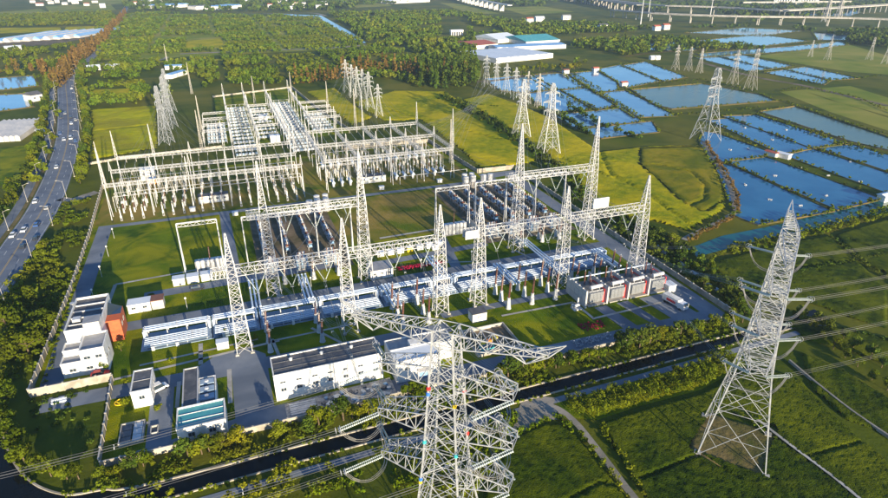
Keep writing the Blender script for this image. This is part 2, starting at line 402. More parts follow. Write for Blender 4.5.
Q_PONDS = [[(212.5, 442.6), (234.3, 446.0), (252.8, 371.8), (229.5, 360.0)], [(196.0, 429.7), (208.2, 434.5), (223.3, 357.7), (204.0, 346.7)], [(178.2, 394.8), (181.2, 392.1), (193.4, 351.0), (185.9, 340.4), (156.3, 330.3), (166.4, 371.8)],
           [(204.7, 342.5), (225.1, 351.0), (240.4, 297.9), (222.4, 272.0)], [(235.0, 355.5), (255.2, 362.3), (264.3, 332.3), (246.2, 306.3)], [(165.5, 326.4), (187.6, 334.3), (207.4, 269.2), (182.3, 257.3)], [(155.9, 322.6), (159.3, 318.8), (174.1, 253.5), (136.9, 239.2), (133.5, 246.2)]]
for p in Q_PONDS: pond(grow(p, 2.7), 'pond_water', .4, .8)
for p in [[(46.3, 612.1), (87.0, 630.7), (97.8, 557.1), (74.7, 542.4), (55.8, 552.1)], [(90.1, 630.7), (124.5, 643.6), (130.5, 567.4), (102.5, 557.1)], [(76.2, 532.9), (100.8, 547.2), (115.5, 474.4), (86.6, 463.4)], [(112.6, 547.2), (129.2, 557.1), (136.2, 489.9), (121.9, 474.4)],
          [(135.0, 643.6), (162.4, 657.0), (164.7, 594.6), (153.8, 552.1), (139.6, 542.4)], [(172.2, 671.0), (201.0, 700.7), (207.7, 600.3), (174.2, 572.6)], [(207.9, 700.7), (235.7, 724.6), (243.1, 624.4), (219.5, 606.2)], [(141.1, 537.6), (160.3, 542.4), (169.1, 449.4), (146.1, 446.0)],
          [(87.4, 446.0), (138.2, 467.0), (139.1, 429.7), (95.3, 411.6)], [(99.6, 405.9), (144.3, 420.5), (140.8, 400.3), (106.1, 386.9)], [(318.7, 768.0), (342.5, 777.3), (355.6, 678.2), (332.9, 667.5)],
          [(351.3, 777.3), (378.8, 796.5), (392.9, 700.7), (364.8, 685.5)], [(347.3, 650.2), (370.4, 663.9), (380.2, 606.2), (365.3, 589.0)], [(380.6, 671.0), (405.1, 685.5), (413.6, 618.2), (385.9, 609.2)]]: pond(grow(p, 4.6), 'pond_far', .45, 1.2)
for p in [[(172.1, 552.1), (248.5, 583.4), (277.8, 528.3), (277.7, 502.1), (180.3, 470.7), (172.6, 485.9)], [(244.7, 459.8), (281.7, 478.2), (291.8, 371.8), (274.4, 346.7), (261.1, 371.8)]]: pond(p, 'pond_weed', .7, 2)
for p in [[(-451.2, 618.2), (-425.5, 630.7), (-385.3, 572.6), (-414.4, 537.6)], [(-404.6, 523.8), (-371.2, 532.9), (-331.4, 478.2), (-354.3, 452.8)]]: pond(p, 'pond_far', .6, 2)
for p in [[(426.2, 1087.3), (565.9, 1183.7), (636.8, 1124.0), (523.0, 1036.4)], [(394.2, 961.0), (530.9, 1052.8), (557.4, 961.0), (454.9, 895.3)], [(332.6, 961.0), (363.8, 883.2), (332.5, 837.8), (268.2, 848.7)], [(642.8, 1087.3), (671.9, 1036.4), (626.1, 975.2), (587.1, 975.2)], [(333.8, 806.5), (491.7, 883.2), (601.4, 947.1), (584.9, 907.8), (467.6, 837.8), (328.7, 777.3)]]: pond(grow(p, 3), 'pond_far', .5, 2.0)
for p in [[(-404.6, 1568.1), (-293.6, 1515.8), (-147.8, 1052.8), (-116.8, 933.6), (-125.0, 927.0), (-265.4, 1377.4)]]: sheet('drainage_canal', p, .05, 'river_water')
sheet('river', [(1252.9, 2651.5), (1327.1, 2464.3), (1168.4, 2031.8), (1079.3, 1643.5), (958.8, 1499.1), (859.1, 1532.8), (910.7, 1770.8)], .04, 'river_water')
sheet('river', [(625.0, 2756.0), (839.1, 2756.0), (671.0, 2380.2)], .04, 'river_water')
sheet('teal_canal', [(96.4, 211.6), (115.2, 224.2), (135.9, 232.6), (151.4, 239.2), (188.8, 257.3), (222.4, 272.0), (210.3, 254.7), (149.8, 228.3), (129.1, 220.2), (106.0, 208.8), (97.2, 204.4)], .04, 'canal_teal')
# the dark canal in front of the substation, turning at the left corner
sheet('canal_water', Sp((-90, -4), (-62.5, 7.2), (-60.0, -2.2), (-56.9, -12.3), (-53.6, -21.2), (-49.6, -29.1), (-44.4, -36.1), (-38.0, -40.8), (-31.5, -41.8), (-20, -43.6), (150, -42), (175, -39.8), (175, -45.0), (150, -45.8), (-20, -48.8), (-60, -55), (-90, -60)), .04, 'canal_dark')
def ribbon(name, line, w, z, m, parent=None, h=None):
    b = MB(); k = b.mi(m); n = len(line); L = [Vector((*p[:2], 0)) for p in line]
    for i, p in enumerate(L):
        d = (L[min(n - 1, i + 1)] - L[max(0, i - 1)]).normalized(); nn = Vector((-d.y, d.x, 0)) * (w / 2)
        if h is None: b.v += [tuple(p + nn + Vector((0, 0, z))), tuple(p - nn + Vector((0, 0, z)))]
        else: b.v += [tuple(p + nn + Vector((0, 0, z))), tuple(p + nn + Vector((0, 0, z + h))), tuple(p - nn + Vector((0, 0, z + h))), tuple(p - nn + Vector((0, 0, z)))]
    for i in range(n - 1):
        if h is None: b.f.append((2 * i, 2 * i + 1, 2 * i + 3, 2 * i + 2)); b.m.append(0)
        else:
            for j in range(3): b.f.append((4 * i + j, 4 * i + j + 1, 4 * i + 5 + j, 4 * i + 4 + j)); b.m.append(0)
    o = b.build(name, parent)
    if parent is None: kind(o, 'structure')
    return o
def smooth_line(pts, k=4):
    out = []; P = [Vector((*p[:2], 0)) for p in pts]; P = [P[0] * 2 - P[1]] + P + [P[-1] * 2 - P[-2]]
    for i in range(1, len(P) - 2):
        for j in range(k):
            t = j / k; a, b, c, d = P[i - 1], P[i], P[i + 1], P[i + 2]
            q = .5 * ((2 * b) + (c - a) * t + (2 * a - 5 * b + 4 * c - d) * t * t + (3 * b - a - 3 * c + d) * t ** 3); out.append((q.x, q.y))
    out.append(tuple(P[-2][:2])); return out
canal_n = smooth_line(Sp((-62.5, 7.2), (-60.0, -2.2), (-56.9, -12.3), (-53.6, -21.2), (-49.6, -29.1), (-44.4, -36.1), (-38.0, -40.8), (-31.5, -41.8), (-20, -43.6), (40, -43), (150, -41.8), (172, -39.8)), 5)
ribbon('canal_bank', canal_n, .4, .0, 'wall_concrete', None, .35)
ribbon('canal_bank', smooth_line(Sp((-60, -52), (-20, -49.1), (60, -47.4), (150, -46.0), (172, -45.2)), 4), .35, 0, 'wall_concrete', None, .3)
ribbon('footpath', smooth_line(Sp((-60, -55), (-20, -52.4), (60, -50.2), (110, -49.2), (150, -48.4), (170, -47.8)), 4), 2.0, .06, 'yard_road')
sheet('weedy_bank', [(28.4, 120.1), (41.0, 124.8), (59.3, 132.5), (84.5, 142.9), (83.9, 135.2), (67.3, 124.8), (49.6, 118.5), (37.8, 113.4), (31.5, 114.1)], .05, 'lawn')
# highway
HW = smooth_line([(-146.3, 150.7), (-157.3, 180.6), (-171.7, 219.2), (-187.1, 259.8), (-215.2, 320.7), (-253.8, 394.8), (-318.7, 506.3), (-367.3, 589.0), (-412.1, 678.2), (-424.2, 732.9), (-524.7, 975.2), (-951.8, 1918.9)], 6)
hw = ribbon('highway', HW, 13.5, .05, 'asphalt')
def off(line, d):
    L = [Vector((*p[:2], 0)) for p in line]; out = []
    for i, p in enumerate(L):
        t = (L[min(len(L) - 1, i + 1)] - L[max(0, i - 1)]).normalized(); q = p + Vector((-t.y, t.x, 0)) * d; out.append((q.x, q.y))
    return out
HWF = HW
for d in (-.2, .2): ribbon('centre_line', off(HWF, d), .10, .058, 'paint_yellow', hw)
for d in (-6.2, 6.2): ribbon('edge_line', off(HWF, d), .10, .058, 'paint_white', hw)
dash = MB()
for d in (-3.2, 3.2):
    pts = along(off(HWF, d), 1.0)
    for i in range(0, len(pts) - 5, 10):
        a = Vector((*pts[i], 0)); b = Vector((*pts[i + 4], 0)); t = (b - a).normalized() * 1; n = Vector((-t.y, t.x, 0)) * .055
        dash.poly([tuple(q + Vector((0, 0, .058))) for q in (a - n, b - n, b + n, a + n)], 'paint_white')
dash.build('lane_dashes', hw)
ribbon('service_lane', off(HW[:44], 11.0), 4.0, .05, 'yard_road')
ribbon('verge', off(HW[:60], 8.0), 1.6, .0, 'bank', None, .2)
ribbon('access_road', smooth_line([(-184.8, 267.9), (-178.2, 266.5), (-175.1, 272.0), (-172.2, 277.8)], 3), 5, .05, 'path')
ribbon('country_road', smooth_line([(-424.3, 724.6), (-381.9, 724.6), (-345.8, 750.1), (-348.8, 777.3)], 3), 5, .05, 'path')
ribbon('country_road', smooth_line([(-344.2, 806.5), (-262.2, 837.8), (-159.9, 871.4), (-113.8, 907.8)], 3), 9, .05, 'path')
ribbon('country_road', smooth_line([(-567.4, 1568.1), (-449.0, 1568.1), (-338.1, 1604.9), (-278.7, 1499.1)], 3), 10, .05, 'path')
ribbon('country_road', smooth_line([(221.6, 777.3), (295.1, 827.1), (377.7, 848.7), (498.1, 895.3), (594.2, 940.3)], 3), 9, .08, 'dike')
ribbon('farm_track', smooth_line([(30.4, 594.6), (55.9, 606.2), (119.4, 657.0), (136.3, 650.2)], 3), 8, .06, 'soil')
ribbon('farm_track', smooth_line([(166.7, 374.2), (157.0, 336.3), (150.5, 304.6), (141.5, 273.4), (132.5, 251.0)], 4), 2.6, .07, 'path')
ribbon('farm_track', smooth_line([(132.0, 249.8), (117.6, 236.9), (102.0, 224.2), (98.0, 220.2)], 4), 2.6, .07, 'path')
ribbon('farm_track', smooth_line([(305.0, 732.9), (313.0, 657.0), (323.3, 612.1), (339.9, 578.0), (347.6, 542.4), (358.9, 482.0)], 4), 7, .05, 'soil')
ribbon('dirt_path', smooth_line([(21.6, 121.2), (26.4, 118.9), (29.5, 116.7), (32.3, 112.0), (34.3, 106.6), (36.6, 99.7), (38.7, 92.9), (40.5, 87.9)], 4), 1.7, .07, 'path')
sheet('dirt_clearing', [(19.7, 120.1), (24.9, 122.4), (28.9, 121.6), (27.2, 117.8), (30.3, 115.5), (28.5, 113.4), (24.8, 113.4), (18.6, 109.2), (16.3, 109.2), (17.7, 114.1)], .075, 'path')
sheet('dirt_clearing', [(71.3, 439.4), (87.4, 446.0), (79.9, 432.9)], .05, 'soil')
ribbon('field_path', smooth_line([(76.2, 113.7), (80.1, 104.3), (84.1, 95.4), (86.7, 87.9)], 3), .7, .62, 'concrete', None, .1)
ribbon('field_path', smooth_line([(97.1, 137.1), (98.9, 127.3), (101.7, 115.5), (105.8, 104.6)], 3), .5, .1, 'path', None, .78)
# crops
HOLE = [(56.7, 103.7), (68.7, 95.9), (80.0, 110.6), (67.6, 116.7)]
TR = [(75.9, 114.1), (79.9, 104.0), (83.9, 95.1), (86.6, 88.4)]
crop_field('rice_field', [(17.3, 107.9), (24.6, 112.0), (28.2, 112.0), (31.5, 107.9), (34.6, 99.7), (37.7, 91.3), (39.9, 86.2), (7.3, 86.2), (10.2, 97.3)], 'rice_green', .55, .55, [[(23.9, 87.9), (33.5, 93.4), (38.0, 92.6)]], .25, 11)
crop_field('rice_field', [(37.9, 112.0), (51.9, 117.8), (66.7, 123.2), (81.8, 132.5), (90.9, 132.5), (95.8, 129.0), (96.7, 113.4), (99.6, 99.7), (97.0, 86.2), (43.0, 86.2), (40.4, 95.1)], 'rice_green', .6, .5,
           [TR, [(82.5, 101.2), (94.2, 104.6), (109.4, 109.9)], [(42.4, 94.5), (58.3, 101.8), (64.1, 94.5)]], .3, 12, holes=[HOLE])
crop_field('rice_field', [(102.9, 141.9), (110.1, 132.5), (115.7, 118.9), (107.1, 106.6), (98.4, 113.4), (96.7, 124.8)], 'rice_green', .6, .6, [], .5, 13)
crop_field('rice_field', [(97.9, 198.4), (124.5, 210.6), (144.9, 219.2), (160.0, 224.2), (156.4, 200.1), (153.1, 178.5), (136.1, 153.5), (128.7, 160.4), (119.0, 171.7), (102.7, 178.5)], 'rice_green', .6, .7, [[(103.1, 177.1), (131.8, 195.1), (153.4, 200.1)], [(132.3, 210.6), (145.8, 200.1)]], .7, 14)
crop_field('rice_field', [(162.3, 225.2), (208.3, 248.6), (161.4, 182.1), (157.9, 200.1)], 'rice_green', .6, .8, [[(165.8, 220.2), (174.1, 200.1)]], .6, 15)
crop_field('rice_field', [(105.2, 164.0), (114.4, 156.3), (124.5, 153.5), (136.8, 147.0), (126.6, 132.5), (117.3, 141.9), (107.7, 148.0)], 'rice_green', .6, .8, [], .6, 16)
crop_field('golden_rice_field', [(-76.0, 493.9), (-44.5, 547.2), (0.9, 542.4), (26.3, 459.8), (41.4, 397.5), (55.9, 334.3), (48.8, 324.5), (20.5, 315.2), (8.1, 360.0), (-17.7, 436.1), (-30.6, 429.7), (-43.7, 429.7)], 'rice_gold', .7, 1.6, [[(-51.0, 474.4), (36.3, 376.7)]], .9, 17)
ROUGH = [(120.6, 355.5), (160.5, 360.0), (147.6, 302.9), (135.1, 266.5), (117.9, 249.8), (113.0, 261.1), (112.3, 293.0), (110.7, 322.6)]
crop_field('golden_rice_field', [(15.2, 506.3), (39.0, 532.9), (61.9, 485.9), (78.8, 439.4), (94.4, 348.9), (132.0, 362.3), (161.4, 362.3), (148.7, 302.9), (138.5, 272.0), (129.5, 253.5), (103.5, 228.3), (92.3, 239.2), (73.2, 248.6), (64.0, 296.3), (61.1, 348.9)], 'rice_gold', .7, 1.5,
           [[(67.9, 336.3), (98.2, 280.7), (105.9, 234.7)], [(118.2, 332.3), (139.6, 309.8), (134.2, 280.7), (120.1, 259.8)], [(94.4, 348.9), (89.2, 304.6), (98.2, 280.7)]], 1.0, 18, holes=[ROUGH])
crop_field('rough_pasture', ROUGH, 'rough_pasture', .6, 1.2, [[(119.2, 322.6), (134.1, 309.8), (133.6, 286.7), (124.6, 266.5), (114.9, 258.5)]], 1.0, 41)
crop_field('lime_rice_field', [(-276.5, 467.0), (-233.6, 482.0), (-176.9, 357.7), (-204.0, 332.3)], 'rice_lime', .7, 1.8, [[(-239.1, 397.5), (-203.7, 417.5)]], 1.2, 19)
crop_field('lime_rice_field', [(-124.3, 542.4), (-101.5, 562.2), (-75.5, 489.9), (-53.5, 439.4), (-64.9, 414.5), (-97.6, 489.9)], 'rice_gold', .6, 2.0, [], .8, 20)
for nm, p, m in [('pale_field', [(-834.7, 1183.7), (-728.1, 1194.3), (-677.8, 1114.6), (-763.3, 1078.5)], 'rice_gold'), ('pale_field', [(-722.9, 1205.0), (-657.8, 1227.0), (-622.5, 1124.0), (-674.3, 1114.6)], 'rice_gold'), ('pale_field', [(-397.2, 961.0), (-354.1, 997.3), (-312.6, 883.2), (-355.2, 854.3)], 'rice_gold'),
                 ('pale_field', [(-307.3, 2093.2), (-205.0, 2227.7), (-156.1, 1918.9), (-250.6, 1817.6)], 'field_pale'), ('pale_field', [(159.5, 1817.6), (288.3, 1918.9), (338.3, 1643.5), (195.5, 1532.8)], 'field_pale'), ('pale_field', [(-13.1, 2093.2), (80.2, 1973.8), (138.1, 1568.1), (64.1, 1568.1)], 'field_pale'),
                 ('pale_field', [(-1198.1, 1918.9), (-1060.5, 2031.8), (-888.4, 1726.3), (-994.1, 1604.9)], 'field_pale'), ('pale_field', [(-1146.4, 1643.5), (-1121.7, 1770.8), (-906.8, 1499.1), (-929.5, 1323.5)], 'field_pale'), ('pale_field', [(-1305.6, 2301.5), (-1223.6, 2464.3), (-1016.0, 2031.8), (-1111.1, 1973.8)], 'field_pale'),
                 ('pasture', [(396.1, 786.8), (592.2, 907.8), (561.5, 768.0), (471.3, 637.1), (436.7, 657.0), (415.2, 716.4)], 'field_pale'), ('pasture', [(325.9, 552.1), (384.4, 572.6), (381.3, 506.3), (335.2, 439.4), (326.3, 506.3)], 'field_pale'), ('pasture', [(302.6, 542.4), (325.9, 552.1), (330.7, 432.9), (304.5, 394.8), (298.9, 459.8)], 'field_pale'),
                 ('pasture', [(-274.6, 357.7), (-254.3, 367.0), (-228.3, 326.4), (-226.5, 286.7)], 'lawn'), ('pasture', [(-208.2, 259.8), (-209.7, 272.0), (-201.2, 266.5), (-194.2, 239.2)], 'lawn'), ('bare_field', [(-665.1, 933.6), (-652.8, 961.0), (-605.2, 1078.5), (-575.9, 1036.4), (-567.6, 920.5), (-622.9, 871.4)], 'soil')]: sheet(nm, p, .035, m)
sheet('rice_plain', [(199.9, 246.2), (383.6, 246.2), (176.7, 87.9), (92.1, 87.9)], .041, 'rice_green')
sheet('rice_plain', [(7.4, 87.6), (176.4, 87.6), (129.6, 51.8), (5.4, 51.8)], .041, 'rice_green')
# ---------------------------------------------------------------- substation ground
sheet('substation_lawn', Sp((-34, -34), (147, -34), (150, 128), (128, 128), (124, 198), (-57, 188), (-53, 0), (-34, 0)), .02, 'lawn')
sheet('yard_ground', Sp((-55, 119), (40, 119), (40, 186), (-56, 186)), .03, 'dry_lawn')
sheet('yard_ground', Sp((40.2, 119), (124, 119), (122, 196), (40.2, 190)), .03, 'dry_lawn')
sheet('yard_lawn', Sp((42, 62), (124, 62), (124, 113), (42, 113)), .03, 'dry_lawn')
sheet('rear_yard_ground', [(-136.7, 357.7), (-198.3, 514.9), (-143.3, 562.2), (-96.0, 459.8), (-64.2, 400.3), (-66.4, 392.1)], .025, 'lawn')
sheet('gravel_bed', Sp((8, 44), (42, 44), (42, 108), (8, 108)), .035, 'soil')
sheet('gravel_bed', Sp((96, 44), (138, 44), (138, 112), (96, 112)), .035, 'soil')
YR = 'yard_road'
for nm, p, z in [('service_road', Sp((-52, 0), (-46.5, 0), (-47.5, 116), (-53, 116)), .045), ('service_road', Sp((-53, 114.5), (134, 114.5), (134, 118), (-53, 118)), .05),
              ('service_road', Sp((-46, 24), (147, 24), (147, 29.5), (-46, 29.5)), .05), ('service_road', Sp((-50, -9.5), (60, -11), (60, -5.5), (-50, -3.5)), .052),
              ('service_road', Sp((60, -3), (108, -3), (108, .2), (60, .2)), .052), ('service_road', Sp((-33, -33), (146, -33.2), (146, -28), (6, -27), (-33, -33)), .047),
              ('service_road', Sp((139, -32), (146, -32), (147.5, 126), (141, 126)), .056), ('service_road', Sp((-24, -32), (-18.5, -32), (-18.5, -6), (-24, -6)), .058),
              ('service_road', Sp((-4, -32), (5.5, -32), (5.5, -3), (1, 2), (-8, 1), (-14, -4), (-4, -8)), .06), ('service_road', Sp((-30, 48), (35, 50), (35, 45), (-30, 43)), .05),
              ('service_road', Sp((128, 118), (150, 121), (150, 127), (128, 127)), .06), ('service_road', Sp((55, 44), (96, 46), (96, 42), (55, 40)), .05),
              ('service_road', Sp((110, -28), (115, -28), (113, -14), (108.5, -14)), .05), ('service_road', Sp((120, -28), (123.5, -28), (121.5, -14), (117, -14)), .05), ('service_road', Sp((128, -29), (138, -29), (136, -14), (126, -14)), .051),
              ('service_road', Sp((75, 29), (79, 29), (83, 56), (79, 56)), .052), ('service_road', Sp((-3, 47), (2, 47), (0, 116), (-4, 116)), .046)]: sheet(nm, p, z, YR)
sheet('rubble_yard', Sp((8, -34), (36, -33.5), (36, -26), (8, -27.2)), .075, 'rubble')
for a, b, w in [((-16, 59.6), (-16, 60), .1), ((-41, 36), (-40, 58), 1.2), ((-40, 58), (-2, 61), 1.1), ((57, 64), (84, 65), 1.3), ((78, -8), (104, -8.6), .9), ((104, -8.6), (104.6, -19.5), .9), ((104, -19.6), (138, -18.6), .9), ((138, -18.6), (139, -10), .8),
                ((-34, -1), (10, 2.5), 1.0), ((-12, -2), (-12, 9), 1.2), ((-28, 3.5), (4, 5.5), .8), ((12, 40), (13, 28), 1.4), ((60, 6), (63, -3), .8), ((72, 6), (78, -3), .8), ((20, 6), (27, -5), .9), ((8, 4), (9, -5), .9), ((6.5, 3), (34, 3.8), .8),
                ((-17.6, -19), (-17.4, -8), 1.0), ((-4.9, -22), (-4.6, -7), 1.2), ((-30, -24), (-24, -22.5), 1.0), ((108, 21), (104, 34), 1.0), ((24, 25), (21, 38), .9), ((68, 36), (84, 31), .8)]:
    ribbon('cable_trench', [S(*a), S(*b)], w, .075, 'concrete')
# ---------------------------------------------------------------- perimeter walls built panel by panel
panel_me = MB().box(-1.93, 1.93, -.09, .09, 0, 2.1, 'wall_concrete').box(-2.0, 2.0, -.15, .15, 2.102, 2.22, 'concrete').mesh('panel')
post_me = MB().box(-.18, .18, -.2, .2, 0, 2.32, 'wall_concrete').box(-.24, .24, -.26, .26, 2.322, 2.42, 'concrete').mesh('post')
def fence_wall(label, line, hs=1.0):
    t = thing('perimeter_wall', label, 'wall', (line[0][0], line[0][1], 0), 0, 'walls round the substation'); o0 = Vector((line[0][0], line[0][1], 0))
    for a, b in zip(line, line[1:]):
        a = Vector((a[0], a[1], 0)) - o0; b = Vector((b[0], b[1], 0)) - o0; d = b - a; n = max(1, round(d.length / 4)); L = d.length / n; rz = math.atan2(d.y, d.x)
        for i in range(n):
            p = put('panel', panel_me, t, a + d * ((i + .5) / n)); p.rotation_euler = (0, 0, rz); p.scale = (L / 4.05, 1, hs)
            q = put('post', post_me, t, a + d * (i / n)); q.rotation_euler = (0, 0, rz); q.scale = (1, 1, hs)
    return t
fence_wall('long concrete perimeter wall along the left service road', Sp((-53.4, -1), (-53.5, 58), (-55, 110), (-59, 186)))
fence_wall('concrete wall stepping back beside the white office block at the left corner', Sp((-53, -1.6), (-34, -1.2)), 1.1)
fence_wall('low concrete wall between the dark plot and the small white block', Sp((-34, -1.6), (-33, -34)), .9)
fence_wall('pale front wall behind the trees along the dark canal', Sp((-32.6, -34.6), (8, -35), (147, -34.6)), .8)
fence_wall('wall along the right service road beside the tree belt', Sp((147.4, -34), (148, 20), (150.4, 127)), .9)
fence_wall('pale wall stub behind the right capacitor rows facing golden rice', Sp((150, 128.5), (129, 128.8)), 1.1)
fence_wall('wall running back along the right yard beside golden rice', Sp((128.6, 129.2), (124.5, 198), (100, 200), (70, 199)), 1.0)
fence_wall('wall behind the left yard facing the lime rice field', [(-201.1, 322.6), (-183.9, 336.3), (-137.7, 358.9)], .6)
fence_wall('far back wall behind the rear capacitor yard', [(-199.1, 517.1), (-173.3, 537.6), (-142.4, 562.2)], .6)
fence_wall('wall on the right flank of the rear yard', [(-140.9, 559.6), (-96.0, 459.8), (-64.9, 400.3)])

# ---------------------------------------------------------------- lattice steel
def hw_at(prof, z):
    for (z0, h0), (z1, h1) in zip(prof, prof[1:]):
        if z <= z1: return h0 + (h1 - h0) * (z - z0) / (z1 - z0)
    return prof[-1][1]
CORN = [(-1, -1), (1, -1), (1, 1), (-1, 1)]
def pt(prof, c, z): h = hw_at(prof, z); return Vector((c[0] * h, c[1] * h, z))
def levels(prof, ratio=1.9, zmax=None):
    z = 0; out = [0.0]; H = zmax or prof[-1][0]
    while z < H - .5:
        z = min(H, z + max(1.3, hw_at(prof, z) * ratio)); out.append(z)
    if len(out) > 2 and out[-1] - out[-2] < .8: out.pop(-2)
    return out
def mast_legs(prof, w, m, b=None):
    bs = []
    for c in CORN:
        k = b or MB()
        for (z0, _), (z1, _) in zip(prof, prof[1:]): k.bar(pt(prof, c, z0), pt(prof, c, z1), w, m)
        bs.append(k)
    return bs
def face_panel(prof, f, z0, z1, w, m, b, x=True, sub=False):
    c0, c1 = CORN[f], CORN[(f + 1) % 4]; a0, a1, b0, b1 = pt(prof, c0, z0), pt(prof, c1, z0), pt(prof, c0, z1), pt(prof, c1, z1)
    b.bar(a0, b1, w, m)
    if x: b.bar(a1, b0, w, m)
    b.bar(b0, b1, w, m)
    if sub:
        mid = (a0 + a1 + b0 + b1) / 4
        for s, e in ((a0, b0), (a1, b1)):
            h = (s + e) / 2; b.bar(h, mid, w * .75, m); b.bar(h, (s + mid) / 2, w * .65, m); b.bar(h, (e + mid) / 2, w * .65, m)
def arm_meshes(prof, s, z, h, L, tw, th, w, m, nseg, tipdz=0.0):
    """box-truss cross arm: returns chords and lacing"""
    ch, la = MB(), MB(); r0, r1 = hw_at(prof, z), hw_at(prof, z + h)
    lo = [[Vector((s * (r0 + (L - r0) * t), e * (r0 + (tw - r0) * t), z + tipdz * t)) for t in [i / nseg for i in range(nseg + 1)]] for e in (-1, 1)]
    up = [[Vector((s * (r1 + (L - r1) * t), e * (r1 + (tw - r1) * t), z + h + (tipdz + th - h) * t)) for t in [i / nseg for i in range(nseg + 1)]] for e in (-1, 1)]
    for l in lo + up: ch.bar(l[0], l[-1], w, m)
    v = w * .58
    for i in range(nseg):
        for e in (0, 1):
            (la.bar(lo[e][i], up[e][i + 1], v, m) if (i + e) % 2 else la.bar(up[e][i], lo[e][i + 1], v, m)); la.bar(lo[e][i + 1], up[e][i + 1], v, m)
        la.bar(lo[0][i], lo[1][i + 1], v, m); la.bar(up[1][i], up[0][i + 1], v, m)
        la.bar(lo[0][i + 1], lo[1][i + 1], v, m); la.bar(up[0][i + 1], up[1][i + 1], v, m)
    return ch, la, lo[0][-1], lo[1][-1]
def ring_mesh(b, c, r, axis, m='steel', t=.045, n=10):
    axis = Vector(axis).normalized(); a = axis.cross(Vector((0, 0, 1))).normalized(); d = axis.cross(a); pr = None; c = Vector(c)
    for i in range(n + 1):
        q = c + a * (r * math.cos(6.2832 * i / n)) + d * (r * math.sin(6.2832 * i / n))
        if pr is not None: b.tube(pr, q, t, None, 4, m, False)
        pr = q
def loc_dir(ang, rot): a = R(ang) - rot; return Vector((math.cos(a), math.sin(a), 0))
PYL_PROF = [(0, 7.0), (22, 3.5), (30, 2.8), (46, 1.9), (54, 1.5)]
def big_pylon(label, xy, rot, dirs, prof, end_beacons):
    """angle pylon: top earth-wire arm and three conductor arms a side, tension strings towards both lines"""
    t = thing('transmission_pylon', label, 'pylon', (xy[0], xy[1], 0), rot, 'large angle pylons by the canal'); m = 'steel'
    for k in mast_legs(prof, .24, m): k.build('leg', t)
    for c in CORN: MB().box(c[0] * prof[0][1] - .7, c[0] * prof[0][1] + .7, c[1] * prof[0][1] - .7, c[1] * prof[0][1] + .7, -.3, .7, 'concrete').build('footing', t)
    lv = levels(prof, 1.75)
    for z0, z1 in zip(lv, lv[1:]):
        for f in range(4):
            b = MB(); face_panel(prof, f, z0, z1, .095, m, b, True, z1 - z0 > 3.2); b.build('brace', t)
    for z in lv[3::3]:
        b = MB(); p = [pt(prof, c, z) for c in CORN]; b.bar(p[0], p[2], .14, m); b.bar(p[1], p[3], .14, m); b.build('diaphragm', t)
    tips = {}
    for z, h, L, tw, th, nm in [(51.6, 2.4, 14.8, .55, .5, 'top'), (44.6, 3.2, 10.6, 1.3, 1.2, 0), (35.8, 3.4, 11.0, 1.4, 1.2, 1), (27.0, 3.6, 10.8, 1.4, 1.2, 2)]:
        for s in (-1, 1):
            ch, la, p, q = arm_meshes(prof, s, z, h, L, tw, th, .14, m, 8 if nm == 'top' else 5, 1.2 if nm == 'top' else .2)
            if nm == 'top':      # hanging keel and raised horn of the earth wire
                e = Vector((s * (L - 3.0), 0, z - .9)); 
                for w in (p, q, Vector((s * (L - 5.2), .9, z + .9)), Vector((s * (L - 5.2), -.9, z + .9))): la.bar(e, w, .13, m)
                hn = Vector((s * (L + 2.2), 0, z + 3.4))
                for w in (p, q, p + Vector((-2.2 * s, 0, .4)), q + Vector((-2.2 * s, 0, .4))): la.bar(w, hn, .13, m)
            a = ch.build('cross_arm', t); la.build('lacing', a); tips[(nm, s)] = ((p + q) / 2, p, q)
    ends = []
    for lvn in (0, 1, 2):
        for s in (-1, 1):
            c, p, q = tips[(lvn, s)]; pair = []
            for ang, ln in dirs:
                d = loc_dir(ang, rot); src = p if (p - c).dot(d) > (q - c).dot(d) else q
                side = Vector((-d.y, d.x, 0)); e = src + d * 6.4 + Vector((0, 0, -1.3))
                for k in (-.28, .28):
                    n = 20; si = MB()
                    for i in range(n):
                        a0 = (src + side * k).lerp(e + side * k, i / n); a1 = (src + side * k).lerp(e + side * k, (i + .75) / n)
                        si.tube(a0, a1, .17, .10, 6, 'glass_string', False)
                    st = si.build('insulator_string', t)
                rg = MB(); ring_mesh(rg, e - d * .2, .62, d); ring_mesh(rg, e + d * .5, .5, d); rg.bar(e + side * .6, e - side * .6, .14, m); rg.build('grading_ring', st)
                ends.append((lvn, s, ang, ln, e + d * .6)); pair.append(e)
            if len(pair) == 2:
                j = MB()
                for k in ((.2, .2), (-.2, .2), (.2, -.2), (-.2, -.2)):
                    pr = None
                    for i in range(15):
                        tt = i / 14; w = pair[0].lerp(pair[1], tt) + (c - (pair[0] + pair[1]) / 2) * (4 * tt * (1 - tt)) * .8 + Vector((k[0], k[0] * .3, k[1])); w.z -= 4.6 * (1 - (2 * tt - 1) ** 4)
                        if pr is not None: j.tube(pr, w, .045, None, 3, 'cable', False)
                        pr = w
                j.build('jumper_cable', t)
    for (mm, s, z, yy) in end_beacons:
        MB().lathe((s * hw_at(prof, z), yy * hw_at(prof, z), z), [(.05, -.3), (.32, -.2), (.34, .2), (.05, .35)], 8, mm).build('phase_plate', t)
    return t, tips, ends
def to_world(t, p): 
    c, s = math.cos(t.rotation_euler.z), math.sin(t.rotation_euler.z); return Vector((t.location.x + p.x * c - p.y * s, t.location.y + p.x * s + p.y * c, t.location.z + p.z))
